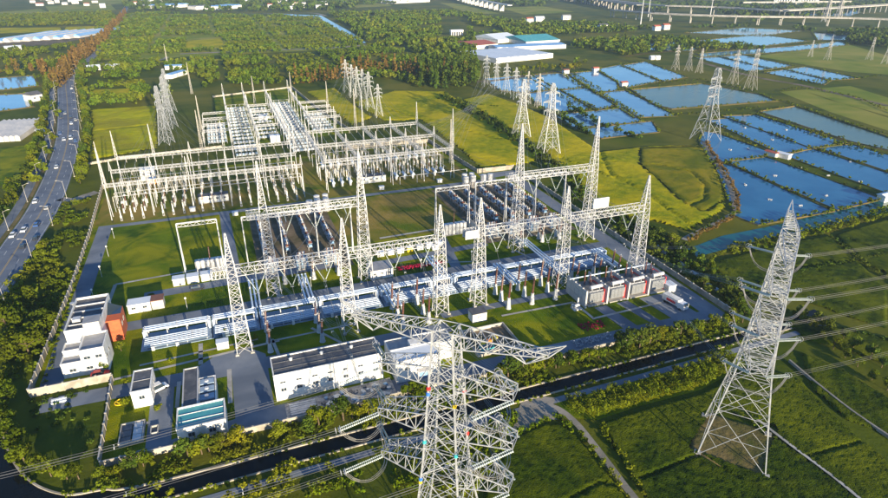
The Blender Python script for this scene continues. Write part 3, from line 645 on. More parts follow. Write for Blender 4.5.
def bundle(label, p, q, sag, group, r=.021, sp=.24, n=18, spacers=True):
    p, q = Vector(p), Vector(q); d = (q - p).normalized(); side = Vector((-d.y, d.x, 0)).normalized() * sp; up = Vector((0, 0, sp))
    t = thing('conductor_bundle', label, 'power line', p, 0, group)
    for a, b in ((1, 1), (1, -1), (-1, -1), (-1, 1)):
        MB().cable(side * a + up * b, q - p + side * a + up * b, sag, r, n).build('cable', t)
    if spacers:
        for i in range(1, 5):
            tt = i / 5; c = (q - p) * tt; c.z -= sag * 4 * tt * (1 - tt); b = MB(); b.bar(c + side + up, c - side - up, .09, 'steel'); b.bar(c - side + up, c + side - up, .09, 'steel'); b.build('spacer', t)
    return t
FT = (0.3, 71.4); RT = (67.2, 105.0)
BEAC = [('red', -1, 44, -1), ('yellow', 1, 42, -1), ('red', 1, 41.5, 1), ('teal', 1, 33, -1), ('red', 1, 33, 1), ('teal', -1, 34, -1), ('yellow', -1, 26, -1), ('blue', -1, 26.5, -1), ('blue', -1, 43, -1)]
ft, ftips, fends = big_pylon('near lattice pylon cut by the bottom edge with arms spread wide', FT, R(-21), [(200.4, 150), (110.4, 0)], PYL_PROF, BEAC)
rt, rtips, rends = big_pylon('tall lattice pylon on a bare patch in the dark rice at right', RT, R(62), [(20.4, 170), (110.4, 0)], PYL_PROF, [])
crop_field('bare_patch', [tuple(to_world(rt, Vector((a, b, 0))))[:2] for a, b in ((-9, -8.5), (9, -8.5), (9, 9), (-9, 9))], 'dike', .35, .5, [], .5, 31)
PHN = {(0, -1): 'upper', (0, 1): 'upper', (1, -1): 'middle', (1, 1): 'middle', (2, -1): 'lower', (2, 1): 'lower'}
for t, ends, out, nm, sides in ((ft, fends, 200.4, 'near pylon off the left edge', {-1: 'left', 1: 'right'}), (rt, rends, 20.4, 'right pylon off the right edge', {-1: 'near', 1: 'far'})):
    for lvn, s, ang, ln, e in ends:
        w = to_world(t, e)
        if ln:
            a = R(ang); q = w + Vector((math.cos(a) * ln, math.sin(a) * ln, 4)); bundle(f'four-wire bundle from the {PHN[(lvn, s)]} {sides[s]} arm of the {nm}', w, q, 4.5, 'line leaving the angle pylons')
        else:
            base = 31 if t is ft else 105; u = base + (-1 if s < 0 else 1) * 15 * (1 if t is ft else -1) + (lvn - 1) * 7.5
            q = S(u, 3.0 if t is ft else 5.0, 25.0); bundle(f'slack wire bundle from the {PHN[(lvn, s)]} {sides[s]} arm down to the {"left" if t is ft else "right"} front gantry', w, q, 3.0, 'downleads to the gantries', r=.022)
# ---------------------------------------------------------------- front and back lattice gantries
def lattice_column(parent, u, v, H, w0, beam_z, m='steel_white', legw=.20, brw=.095):
    prof = [(0, w0), (beam_z - 2, w0 * .62), (beam_z + 1, w0 * .58), (H, .14)]
    b = MB(); mast_legs(prof, legw, m, b); c = b.build('column', parent); c.location = (u, v, 0)
    lv = levels(prof, 1.7, H - 1.5)
    for f in range(4):
        k = MB()
        for z0, z1 in zip(lv, lv[1:]): face_panel(prof, f, z0, z1, brw, m, k, z1 - z0 > 2.2)
        k.build('bracing', c)
    for cc in CORN: MB().box(cc[0] * w0 - .5, cc[0] * w0 + .5, cc[1] * w0 - .5, cc[1] * w0 + .5, -.1, .5, 'concrete').build('footing', c)
    return c
def lattice_beam(parent, u0, u1, v, z, dep=2.4, m='steel_white', n=None, w=.17, axis='u', wid=None):
    wid = (wid or dep) / 2; n = n or max(4, round(abs(u1 - u0) / dep * .9)); P = (lambda a, s, zz: Vector((a, v + s * wid, zz))) if axis == 'u' else (lambda a, s, zz: Vector((v + s * wid, a, zz)))
    b = MB()
    for s in (-1, 1):
        for zz in (z, z + dep): b.bar(P(u0, s, zz), P(u1, s, zz), w, m)
    o = b.build('beam', parent); l = MB(); x = w * .55
    for i in range(n):
        a0, a1 = u0 + (u1 - u0) * i / n, u0 + (u1 - u0) * (i + 1) / n; am = (a0 + a1) / 2
        for s in (-1, 1):
            l.bar(P(a0, s, z), P(am, s, z + dep), x, m); l.bar(P(am, s, z + dep), P(a1, s, z), x, m); l.bar(P(a0, s, z), P(a0, s, z + dep), x, m)
        l.bar(P(a0, -1, z + dep), P(a1, 1, z + dep), x, m); l.bar(P(a0, 1, z), P(a1, -1, z), x, m); l.bar(P(a0, -1, z), P(a0, 1, z), x, m); l.bar(P(a0, -1, z + dep), P(a0, 1, z + dep), x, m)
    l.build('lacing', o); return o
def v_string(parent, u, v, z, drop, m='glass_string', spread=3.0):
    e = Vector((u, v, z - drop))
    for s in (-1, 1):
        b = MB(); a = Vector((u + s * spread, v, z))
        for i in range(12): b.tube(a.lerp(e, .08 + i * .072), a.lerp(e, .08 + (i + .7) * .072), .15, .09, 5, m, False)
        o = b.build('insulator_string', parent)
    k = MB(); ring_mesh(k, e, .5, (0, 0.3, 1), 'steel'); k.build('grading_ring', o); return e
def gantry(label, cols, v, H, w0, bz, ext=(0, 0), grp='lattice portal gantries'):
    t = thing('portal_gantry', label, 'gantry', S(0, v), ANG, grp)
    for u in cols: lattice_column(t, u, 0, H, w0, bz)
    for a, b in zip(cols, cols[1:]):
        lattice_beam(t, a + .9, b - .9, 0, bz)
        for k in range(3):
            uu = a + (b - a) * (k + .65) / 3.3; e = v_string(t, uu, 0, bz, 6.5); MB().cable(e, (uu + 1.0, -4.5 if v < 20 else 6, 11), .6, .05, 6).build('dropper', t)
            for sgn in (-1, 1):
                si = MB(); s0 = Vector((uu, sgn * 1.3, bz + .5)); s1 = s0 + Vector((0, sgn * 4.5, -1.0))
                for i in range(10): si.tube(s0.lerp(s1, i / 10), s0.lerp(s1, (i + .7) / 10), .14, .09, 5, 'glass_string', False)
                si.build('insulator_string', t)
    lattice_beam(t, cols[0] - 5.2, cols[0] - .8, 0, bz)
    if 74 < cols[0] < 75: MB().box(cols[0] - 5.4, cols[0] - .8, -1.1, 1.1, bz + .2, bz + .35, 'steel_white').box(cols[0] - 5.4, cols[0] - .9, -1.15, -1.0, bz - .4, bz + 2.2, 'steel_white').box(cols[0] - 5.4, cols[0] - .9, 1.0, 1.15, bz - .4, bz + 2.2, 'steel_white').build('end_platform', t)
    return t
gantry('left front lattice gantry with three tapering columns above the switchgear', (0, 31, 60.5), 1.0, 37, 2.1, 24.6)
gantry('right front lattice gantry with three tapering columns by the transformers', (74.2, 105, 136.3), 2.2, 37, 2.1, 24.6)
gantry('tall left rear lattice gantry on two columns behind the service road', (11.6, 43.3), 31, 47, 2.2, 28.6)
gantry('tall right rear lattice gantry on two columns beside the tree belt', (104.4, 136.6), 35, 50, 2.2, 29.0)
tag(MB().box(0, 6, -.3, .3, 0, 3.2, 'white_wall').box(0, 6, -.6, .6, -.12, 0, 'grey_wall').build('sign_board'), 'blank white board on the beam of the right front gantry', 'board').location = S(116, 3.6, 27.4)
bpy.data.objects['sign_board'].rotation_euler = (0, 0, ANG)
for a, b, v0, v1, nm in (((0, 31), (11.6, 43.3), 1, 31, 'left front and rear gantries'), ((105, 136.3), (104.4, 136.6), 2.2, 35, 'right front and rear gantries')):
    for k in range(3):
        f = (k + .65) / 3.3; p = S(a[0] + (a[1] - a[0]) * f, v0 + 6, 24.6); q = S(b[0] + (b[1] - b[0]) * f, v1 - 6, 28.4); o = MB().cable(p - p, q - p, 2.0, .07, 10).build('power_cable'); o.location = p; tag(o, ['left', 'centre', 'right'][k] + ' slack cable strung between the ' + nm, 'power line', 'cables between the gantries')
for b, v0, nm in (((11.6, 43.3), 31, 'left rear gantry to the left switchyard'), ((104.4, 136.6), 35, 'right rear gantry to the right switchyard')):
    for k in range(3):
        f = (k + .65) / 3.3; p = S(b[0] + (b[1] - b[0]) * f, v0 + 6, 28.4); q = S(b[0] + (b[1] - b[0]) * f * .6 - 4, 126 if v0 == 31 else 128.5, 15); o = MB().cable(p - p, q - p, 3.5, .05, 14).build('power_cable'); o.location = p; tag(o, ['left', 'centre', 'right'][k] + ' long cable from the ' + nm, 'power line', 'cables to the switchyards')
# ---------------------------------------------------------------- tubular portals
def tube_portal(label, u0, u1, v, H, posts, spread=3.2, r=.28, lean_first=True):
    t = thing('tube_portal', label, 'portal', S(u0, v), ANG, 'white tubular portals'); W = u1 - u0
    MB().tube((0, 0, H), (W, 0, H), r, None, 8, 'steel_white').build('beam', t)
    k = MB()
    for i in range(int(W / 2.2)): k.bar((i * 2.2, .0, H - .2), (i * 2.2 + 1.1, 0, H - 1.3), .12, 'steel_white'); k.bar((i * 2.2 + 1.1, 0, H - 1.3), (i * 2.2 + 2.2, 0, H - .2), .12, 'steel_white')
    k.bar((0, 0, H - 1.3), (W, 0, H - 1.3), .16, 'steel_white'); k.build('lacing', t)
    for p in posts:
        x = W * p; b = MB(); b.tube((x, -spread / 2, 0), (x, -.1, H), r * .8, r * .7, 8, 'steel_white'); b.tube((x, spread / 2, 0), (x, .1, H), r * .8, r * .7, 8, 'steel_white')
        for z in (H * .3, H * .62): b.bar((x, -spread / 2 * (1 - z / H), z), (x, spread / 2 * (1 - z / H), z), .16, 'steel_white')
        b.build('post', t)
    return t
tube_portal('white tube portal standing alone on the left lawn', -16.8, -3.6, 57, 20, (0, 1))
tube_portal('white tube portal over the left reactor group', 4.8, 44, 55.5, 20, (0, .33, .66, 1), 2.4)
tube_portal('white tube portal on the dry lawn right of centre', 79.5, 94, 58.5, 20.5, (0, 1))
tube_portal('white tube portal over the right reactor group', 98, 141, 61, 20, (0, .33, .66, 1), 2.4)
# ---------------------------------------------------------------- A-frame switchyards
def a_column(parent, u, v, H, spread=4.2, spike=0.0, r=.17, name='a_frame'):
    b = MB()
    for s in (-1, 1): b.tube((0, s * spread / 2, 0), (0, s * .12, H), r, r * .8, 6, 'steel_white')
    for z in (H * .28, H * .55): b.bar((0, -spread / 2 * (1 - z / H), z), (0, spread / 2 * (1 - z / H), z), .16, 'steel_white')
    c = b.build(name, parent); c.location = (u, v, 0)
    k = MB()                                             # lattice top mast
    pf = [(H - .3, .5), (H + spike, .06)]
    for cc in CORN: k.bar((cc[0] * .5, cc[1] * .5, H - .3), (cc[0] * .06, cc[1] * .06, H + spike), .11, 'steel_white')
    for i in range(7):
        z0 = H + spike * i / 7; h0 = .5 * (1 - i / 7); z1 = H + spike * (i + 1) / 7; h1 = max(.06, .5 * (1 - (i + 1) / 7))
        for f in range(4):
            c0, c1 = CORN[f], CORN[(f + 1) % 4]; k.bar((c0[0] * h0, c0[1] * h0, z0), (c1[0] * h1, c1[1] * h1, z1), .07, 'steel_white')
    k.build('top_mast', c)
    return c
def switchyard(label, us, vs, H, spikes, vbeams, hang=True, dep=1.3):
    t = thing('switchyard_frame', label, 'gantry', S(0, 0), ANG, 'A-frame switchyard structures')
    for j, v in enumerate(vs):
        for i, u in enumerate(us): a_column(t, u, v, H, 4.6 if j in (0, len(vs) - 1) else 3.4, spikes.get((i, j), 4.5))
        for a, b in zip(us, us[1:]):
            lattice_beam(t, a + .3, b - .3, v, H - 1.4, dep, 'steel_white', 9, .11)
            if hang:
                for q in range(3):
                    k = MB(); x = a + (b - a) * (q + .9) / 3.8; z = H - 1.4
                    for i in range(7): k.tube((x, v, z - .15 - i * .26), (x, v, z - .33 - i * .26), .16, .09, 5, 'porcelain', False)
                    k.build('insulator_string', t)
        if j < len(vs) - 1:                          # flexible busbars strained between the beams
            for a, b in zip(us, us[1:]):
                for q in range(3):
                    x = a + (b - a) * (q + .9) / 3.8; MB().cable((x, v, H - 1.5), (x, vs[j + 1], H - 1.5), 1.3, .06, 8, 'steel_white').build('strain_busbar', t); [MB().cable((x, v + w, H - 2.4), (x + .3, v + w + .6, 5.4), -.4, .05, 4, 'steel_white').build('dropper', t) for w in (4, 9, 14.5)]; MB().cable((x, v - 2, 6.2), (x, vs[j + 1] - 3, 6.4), .5, .06, 8, 'steel_white').build('connection', t)
    for u in vbeams:
        for a, b in zip(vs, vs[1:]): lattice_beam(t, a + .3, b - .3, u, H - 1.35, dep, 'steel_white', 9, .10, 'v')
    return t
UL = [-48.5, -31.5, -14.7, 2.0, 18.8, 35.5]; UR = [47.3, 64, 80.5, 97.3, 114]
switchyard('left A-frame switchyard of white tubes and lattice beams', UL, [126, 147, 170], 16, {(0, 0): 16, (1, 2): 15, (0, 2): 13, (3, 2): 14, (5, 1): 14, (2, 0): 9}, [])
switchyard('right A-frame switchyard with beams running both ways beside golden rice', UR, [128.5, 158, 189], 16, {(4, 0): 20, (2, 2): 18, (4, 2): 12, (1, 2): 13}, [47.3, 64, 80.5, 97.3, 114])
def rear_yard(label, lines, v0, v1, n, H, ub):
    t = thing('switchyard_frame', label, 'gantry', S(0, 0), ANG, 'A-frame switchyard structures'); vs = [v0 + (v1 - v0) * i / n for i in range(n + 1)]
    for i, u in enumerate(lines):
        for j, v in enumerate(vs):
            a_column(t, u, v, H, 2.6, 6.0 if j % 3 == 0 else 2.0, .15)
            if j < n: lattice_beam(t, v + .3, vs[j + 1] - .3, u, H - 1.2, 1.1, 'steel_white', 8, .11, 'v')
    for a, b, v in ub: lattice_beam(t, a + .3, b - .3, v, 9, 1.2, 'steel_white', 7, .12)
    for u, v in {(a, v) for a, b, v in ub if a not in lines} | {(b, v) for a, b, v in ub if b not in lines}:
        k = MB().tube((u, v, 0), (u, v, 9.2), .22, .18, 6, 'steel_white').build('post', t)
    return t
rear_yard('rear capacitor yard frame of four long beam lines near the wood', [6.5, 21.5, 38.5, 57], 198, 356, 9, 12.5,
          [(-9.5, 6.5, v) for v in (237, 254, 271, 289)] + [(21.5, 38.5, v) for v in (240, 262, 284, 306)] + [(57, 79, v) for v in (250, 268, 286, 304)])
# ---------------------------------------------------------------- lightning masts
def lattice_mast(label, xy, H, w=.8, m='steel_old', grp='slim lattice lightning masts'):
    t = thing('lightning_mast', label, 'mast', (xy[0], xy[1], 0), ANG, grp); prof = [(0, w), (H * .8, w * .25), (H, .05)]
    for k in mast_legs(prof, .14, m): k.build('leg', t)
    lv = levels(prof, 2.2, H * .85)
    for f in range(4):
        b = MB()
        for z0, z1 in zip(lv, lv[1:]): face_panel(prof, f, z0, z1, .08, m, b, False)
        b.build('bracing', t)
for px, H, lb in [(S(-10, 245), 30, 'slim lattice mast left of the rear yard by the plantation'), (S(-11, 226), 25, 'slim lattice mast just behind the left switchyard'), (S(89, 250), 27, 'slim lattice mast right of the rear yard beams'),
                  (S(80, 305), 24, 'thin lattice mast at the far right of the rear yard'), (S(60, 360), 24, 'thin lattice mast at the back wall near the wood'), (S(30, 362), 22, 'short lattice mast at the back wall of the rear yard'),
                  (S(-57, 172), 24, 'slim lattice mast at the outer corner of the left switchyard'), (S(122, 152), 25, 'slim lattice mast on the right flank of the right switchyard'),
                  ((-223.3, 532.9), 27, 'lone slim mast standing before the dark plantation'), ((-315.3, 700.7), 24, 'lone slim mast beside the blue roofed shed')]: lattice_mast(lb, px, H)
# ---------------------------------------------------------------- mid and far pylons
def far_pylon(name_label, xy, H, rot, wide=.17, bw=.2, arms=3, m='steel', grp='line pylons across the fields', near=False):
    t = thing('transmission_pylon', name_label, 'pylon', (xy[0], xy[1], 0), rot, grp); w = H * wide / 2
    prof = [(0, w), (H * .5, w * .42), (H * .62, w * .3), (H * .96, w * .2), (H, w * .12)]
    for k in mast_legs(prof, bw, m): k.build('leg', t)
    lv = levels(prof, 1.9 if near else 2.3)
    for f in range(4):
        b = MB()
        for z0, z1 in zip(lv, lv[1:]): face_panel(prof, f, z0, z1, bw * .5, m, b, True, near and z1 - z0 > 3)
        b.build('bracing', t)
    for i in range(arms):
        z = H * (.62 + .12 * i); L = H * (.11 if i % 2 == 0 else .13)
        for s in (-1, 1):
            ch, la, p, q = arm_meshes(prof, s, z, H * .035, L, .15, .15, bw * .6, m, 4); a = ch.build('cross_arm', t); la.build('lacing', a)
            MB().tube(p, p + Vector((0, 0, -H * .05)), .12, .12, 5, 'glass_string').build('insulator_string', t)
    return t
def pyl_tips(t, H, arms=3):
    out = []
    for i in range(arms):
        z = H * (.57 + .12 * i); L = H * (.11 if i % 2 == 0 else .13)
        for s in (-1, 1): out.append(to_world(t, Vector((s * L, 0, z))))
    return out
AP = [(39.8, 572.6), (48.0, 557.1), (54.9, 532.9), (60.5, 510.6)]; EP = [(68.1, 489.9), (75.4, 478.2)]; KP = [(-209.9, 456.3), (-190.1, 408.7), (-175.2, 367.0)]
LP = [(-87.3, 542.4), (-78.7, 519.3), (-73.8, 514.9), (-63.7, 474.4), (-58.1, 467.0), (-48.6, 442.6)]; WP = [(253.4, 671.0), (265.0, 663.9), (271.6, 650.2), (275.0, 578.0), (280.1, 552.1), (460.9, 777.3), (466.4, 750.1), (517.5, 750.1), (513.2, 716.4)]; WH = (26, 25, 25, 32, 36, 20, 24, 26, 24)
WL = ['far pylon left of three before the long earth bank', 'far pylon in the middle of three before the long earth bank', 'far pylon right of three before the long earth bank', 'far pylon on the brown track, left of the two', 'far pylon on the brown track, right of the two',
      'small far pylon at left in the pale pasture', 'small far pylon right of centre in the pale pasture', 'far pylon near the right edge, left of its pair', 'far pylon at the right edge, right of its pair']
FP = {}
def fp(key, label, px, H, rot, **k): FP[key] = (far_pylon(label, px, H, rot, **k), H)
fp('T', 'big pylon at the corner of the blue fish ponds', (169.0, 376.7), 45, R(30), wide=.30, bw=.28, near=True)
fp('H', 'stout pylon in the golden rice, nearer of the pair', (62.6, 346.7), 41, R(15), wide=.27, bw=.27, near=True)
fp('G', 'stout pylon in the golden rice, farther of the pair', (50.7, 384.3), 37, R(15), wide=.27, bw=.26, near=True)
for i, (a, b, c) in enumerate([(486, 86, 28), (496, 89, 26), (506, 94, 26), (515, 99, 26)]): fp('A%d' % i, ['first', 'second', 'third', 'fourth'][i] + ' from the white warehouse in the pylon row beside the ponds', AP[i], c, R(20), bw=.17, wide=.24)
for i in range(2): fp('E%d' % i, ['greyer pylon at the pond edge, left of the pair', 'greyer pylon at the pond edge, right of the pair'][i], EP[i], 26, R(20), bw=.2, m='steel_old')
for i in range(3): fp('K%d' % i, ['farthest', 'middle', 'nearest'][i] + ' of the three overlapping pylons right of the lime rice', KP[i], (33, 35, 36)[i], R(78 + i * 4), bw=.2, wide=.2, near=True)
for i in range(6): fp('L%d' % i, ['first', 'second', 'third', 'fourth', 'fifth', 'sixth'][i] + ' from the wood in the pylon row behind the right switchyard', LP[i], (28, 27, 26, 30, 29, 24)[i], R(20), bw=.16, wide=.22)
for i in range(9): fp('W%d' % i, WL[i], WP[i], WH[i], R(25 + 10 * (i % 3)), bw=.18, m='steel_old', wide=.24, grp='far pylons beyond the ponds')
WPOS = ['lower left', 'lower right', 'middle left', 'middle right', 'upper left', 'upper right']
def span(label, a, b, grp, sag=3, r=.03, tips=None):
    ta, Ha = FP[a]; tb, Hb = FP[b]
    for i, (p, q) in enumerate(zip(pyl_tips(ta, Ha), pyl_tips(tb, Hb))):
        o = MB().cable(p - p, q - p, sag, r, 10, 'wire_dark').build('power_cable'); o.location = p; tag(o, WPOS[i] + ' ' + label, 'power line', grp)
def lead(label, a, uv, z, grp, sag=2.5, r=.03):
    t, H = FP[a]
    for i, p in enumerate(pyl_tips(t, H)):
        q = S(uv[0] + (i - 2.5) * 2.4, uv[1], z); o = MB().cable(p - p, q - p, sag, r, 10, 'wire_dark').build('power_cable'); o.location = p; tag(o, WPOS[i] + ' ' + label, 'power line', grp)
for i in range(6): lead('wire from the %s pylon behind the right yard' % ['first', 'second', 'third', 'fourth', 'fifth', 'sixth'][i], 'L%d' % i, (48 + i * 12, 189), 15, 'wires from pylons into the right switchyard')
for i in range(4): lead('wire from the %s pond-side pylon over golden rice' % ['first', 'second', 'third', 'fourth'][i], 'A%d' % i, (114, 130 + i * 16), 15.5, 'wires across the golden rice', 4)
for i in range(3): lead('wire from the %s lime-rice pylon into the left yard' % ['farthest', 'middle', 'nearest'][i], 'K%d' % i, (-38 + i * 18, 170), 15, 'wires from pylons into the left switchyard')
span('thin wire strung between the two stout pylons in golden rice', 'G', 'H', 'wires between the stout rice pylons', 1)
lead('thin wire from the nearer stout pylon to the right rear gantry', 'H', (120, 36), 30, 'wires into the right rear gantry', 4)
lead('thin wire from the farther stout pylon to the right rear gantry', 'G', (112, 36), 30, 'wires into the right rear gantry', 4)
span('thin wire from the fish pond pylon to the middle far pylon', 'T', 'W4', 'wires beyond the fish pond pylon', 5)

# ---------------------------------------------------------------- gas-insulated switchgear rows
def shed_post(b, p, q, r, n, m, core=.55):
    p, q = Vector(p), Vector(q)
    for i in range(n):
        a, c = p.lerp(q, i / n), p.lerp(q, (i + .6) / n); e = p.lerp(q, (i + 1) / n); b.tube(a, c, r, r * .8, 8, m, False); b.tube(c, e, r * core, None, 6, m, False)
tube_me = MB().tube((0, 0, 0), (1, 0, 0), .34, None, 10, 'gis_white').mesh('bus_tube'); tube_me.polygons.foreach_set('use_smooth', [len(p.vertices) == 4 for p in tube_me.polygons])
fl_me = MB().tube((-.14, 0, 0), (.14, 0, 0), .47, None, 10, 'cabinet').mesh('flange')
sup_me = MB().box(-.15, .15, -1.7, -1.45, 0, 3.3, 'steel').box(-.15, .15, 1.45, 1.7, 0, 3.3, 'steel').box(-.18, .18, -1.75, 1.75, 3.302, 3.5, 'steel').mesh('support_frame')
drum_me = MB().lathe((0, 0, 0), [(.62, .3), (.62, 3.2), (.72, 3.25), (.72, 3.5), (.5, 3.75), (.2, 3.9)], 10, 'gis_white').mesh('breaker_drum')
cab_me = MB().box(-.5, .5, -.35, .35, .05, 1.9, 'cabinet').box(-.53, .53, -.38, .38, 1.902, 2.0, 'steel_white').mesh('control_cabinet')
def gis(label, u0, u1, v=15.0):
    t = thing('switchgear_row', label, 'switchgear', S(u0, v), ANG, 'gas-insulated switchgear rows'); W = u1 - u0
    MB().box(-.4, W + .4, -4.6, 5.0, 0, .2, 'gis_deck').build('plinth', t)
    MB().box(.5, W - .5, -4.4, .6, .8, .95, 'gis_deck').build('deck', t)
    for k in range(3):
        o = put('bus_tube', tube_me, t, (.6, 2.0 + k * 1.05, 2.9)); o.scale = (W - 1.2, 1, 1)
        for f in (.0, .5, 1.0): put('flange', fl_me, o, (f, 0, 0)).scale = (1 / (W - 1.2), 1, 1)
    for k in range(5):
        o = put('bus_tube', tube_me, t, (.6, -3.9 + k * 1.0, 1.35)); o.scale = (W - 1.6, .62, .62)
        for f in (0.25, .75): put('flange', fl_me, o, (f, 0, 0)).scale = (1 / (W - 1.6), 1, 1)
    for i in range(4): put('support_frame', sup_me, t, (1.2 + (W - 2.4) * i / 3, 3.0, .2)).scale = (1, .9, .68); put('support_frame', sup_me, t, (1.2 + (W - 2.4) * i / 3, -1.9, .2)).scale = (1, 1.3, .24)
    for i in range(3):
        for s in (0, 1): put('breaker_drum', drum_me, t, (.4 + s * (W - .8), 1.6 + i * 1.3, .2)).scale = (.7, .7, .74)
    for i in range(int(W / 7)): put('control_cabinet', cab_me, t, (3 + i * 6.5, -4.9, 0)).scale = (.8, .8, .7)
    return t
GB = [-28, -8.6, 5.4, 24, 44.5, 63.5, 71, 89.8, 108, 134]; GN = ['leftmost switchgear row of white tubes, beside the office block', 'white tube switchgear row left of the first front gantry column', 'white tube switchgear row behind the dark roofed white building', 'white tube switchgear row just left of the second gantry column',
      'white tube switchgear row between the second and third gantry columns', 'short switchgear row in the gap between the two front gantries', 'white tube switchgear row behind the small white kiosk', 'white tube switchgear row behind the left brown bushings', 'rightmost switchgear row of white tubes, behind the transformers']
for i in range(9): gis(GN[i], GB[i] + .25, GB[i + 1] - .25)
def branch(label, u, v0, v1, z=3.4):
    t = thing('switchgear_branch', label, 'switchgear', S(u, v0), ANG, 'cross tubes of the switchgear'); L = v1 - v0
    for k in range(3):
        b = MB().tube((k * 1.2, 0, z), (k * 1.2, L, z), .3, None, 8, 'gis_white').tube((k * 1.2, L, .2), (k * 1.2, L, z + .35), .34, None, 8, 'gis_white'); b.build('bus_tube', t)
    for y in (1, L * .5, L - 1): MB().box(-.4, 2.8, y - .1, y + .1, z - .5, z - .34, 'steel').box(-.3, -.1, y - .1, y + .1, 0, z - .502, 'steel').box(2.5, 2.7, y - .1, y + .1, 0, z - .502, 'steel').build('support_frame', t)
for i, (u, v0, v1, lb) in enumerate([(4, 19, 38, 'cross tubes leaving the switchgear behind the first gantry column'), (20.5, 19, 36, 'cross tubes crossing the back road under the left rear gantry'), (46, 4, 19, 'cross tubes reaching forward near the third front column'), (67, 18, 34, 'cross tubes crossing the back road between the gantries'),
                                  (88, 4, 20, 'cross tubes beside the left brown bushings'), (107, 5, 36, 'long cross tubes running back to the right rear gantry'), (128, 3, 18, 'cross tubes above the transformers at right')]): branch(lb, u, v0, v1)
def bushing_fn(loc, rot, label, group):
    t = thing('bushing_post', label, 'insulator', loc, rot, group)
    MB().lathe((0, 0, 0), [(.95, 0), (.8, .4), (.62, 2.6), (.5, 3.4), (.55, 3.6), (.55, 3.9)], 8, 'steel_white').build('pedestal', t)
    b = MB(); shed_post(b, (0, 0, 3.9), (.35, 0, 9.4), .36, 12, 'porcelain_brown'); b.build('insulator', t)
    c = MB(); ring_mesh(c, (.36, 0, 9.3), .6, (.06, 0, 1), 'steel', .06); c.tube((.35, 0, 9.3), (.38, 0, 10.0), .12, .1, 6, 'steel'); c.build('corona_ring', t); return t
bush = Repeat(bushing_fn)
for g, (us, vs, lb) in enumerate([((82, 90.6, 99.4), (5.6, .9, -4.6), 'brown bushing on a white cone between right front columns and the grass'), ((46.6, 55), (8.6, 2.2, -3.5), 'brown bushing on a white cone between the second and third front columns'),
                                  ((7, 22), (9, 3, -2.4), 'brown bushing on a white cone behind the dark roofed building'), ((112, 121, 129), (6, 2.4), 'brown bushing behind the transformer walls at right'), ((108, 118, 126), (38, 41), 'brown bushing under the right rear gantry'), ((16, 26, 35), (38, 41), 'brown bushing under the left rear gantry')]):
    for iu, u in enumerate(us):
        for j, v in enumerate(vs): bush(S(u, v), ANG + random.uniform(-.2, .2), ['left', 'centre', 'right'][iu if len(us) == 3 else iu * 2] + ' ' + ['rear', 'middle', 'front'][j if len(vs) == 3 else j * 2] + ' ' + lb, 'brown bushings ' + str('abcdef'[g])[:0] + lb.split('between')[-1].split('behind')[-1].split('under')[-1].strip(), (1, 1, (1.05, 1.0, .78, .9, .8, .8)[g] * (1, .95, 1.0)[j]))
# ---------------------------------------------------------------- transformers with fire walls
fin_me = MB(); [fin_me.box(-.5 + i * .32, -.4 + i * .32, -.9, .8, 0, 3.4, 'cabinet') for i in range(4)]; fin_me.box(-.6, .65, -.15, .15, 3.602, 3.8, 'steel_white'); fin_me = fin_me.mesh('radiator')
def transformer(label, u, v):
    t = thing('power_transformer', label, 'transformer', S(u, v), ANG, 'transformers in a row')
    MB().box(-3.4, 3.6, -4.6, 5.2, 0, .35, 'concrete').build('base', t)
    k = MB().box(-2.4, 2.4, -1.6, 4.2, .45, 4.4, 'dark_steel').box(-2.6, 2.6, -1.8, 4.4, 4.402, 4.65, 'dark_steel')
    for i in range(7): k.box(-2.5, -2.4, -1.3 + i * .8, -1.15 + i * .8, .6, 4.3, 'steel')
    k.build('tank', t)
    for i in range(4): put('radiator', fin_me, t, (-2.0 + i * 1.35, -2.9, 1.0))
    MB().tube((-2.0, -2.5, 6.0), (2.4, -2.5, 6.15), .62, None, 12, 'steel_white').box(-1.4, -1.2, -2.7, -2.3, 4.66, 5.5, 'steel').box(1.4, 1.6, -2.7, -2.3, 4.66, 5.6, 'steel').build('conservator', t)
    MB().tube((2.9, -3.6, .4), (2.9, -3.6, 5.0), .16, None, 6, 'red').tube((2.9, -3.6, 5.0), (2.9, 3.4, 5.0), .16, None, 6, 'red').tube((3.0, 3.4, .4), (2.9, 3.4, 5.0), .16, None, 6, 'red').build('sprinkler_pipe', t)
    for x, y, h in ((-.9, 2.6, 7.4), (1.1, 2.4, 5.0), (.2, .6, 3.6)):
        b = MB(); shed_post(b, (x, y, 4.66), (x + .3, y + .5, 4.66 + h * .6), .27, 9, 'porcelain_brown'); b.tube((x + .3, y + .5, 4.66 + h * .6), (x + .33, y + .55, 4.66 + h * .68), .1, None, 6, 'steel'); b.build('bushing', t)
    MB().box(2.3, 2.5, -3.7, -3.5, .5, 3.0, 'red').build('valve_box', t)
    return t
def firewall(label, u, v):
    t = thing('fire_wall', label, 'wall', S(u, v), ANG, 'fire walls between the transformers')
    for i in range(5): MB().box(-.22, .22, -5.6 + i * 2.3 + .03, -5.6 + (i + 1) * 2.3 - .03, 0, 6.2, 'grey_wall').build('panel', t)
    for i in range(6): MB().box(-.3, .3, -5.6 + i * 2.3 - .16, -5.6 + i * 2.3 + .16, 0, 6.4, 'grey_wall').build('pillar', t)
    for z in (2.3, 4.6): MB().box(-.26, .26, -5.5, 5.8, z, z + .16, 'concrete').build('band', t)
ORD = ['first', 'second', 'third', 'fourth']
for i in range(4):
    firewall(ORD[i] + ' grey fire wall from the left of the transformer row', 105.6 + i * 8.2, -7.6)
    transformer(ORD[i] + ' transformer from the left with white radiators and red pipework', 110.2 + i * 8.2, -8.6)
t = thing('bus_duct', 'long white tube resting along the tops of the fire walls', 'tube', S(104, -5), ANG)
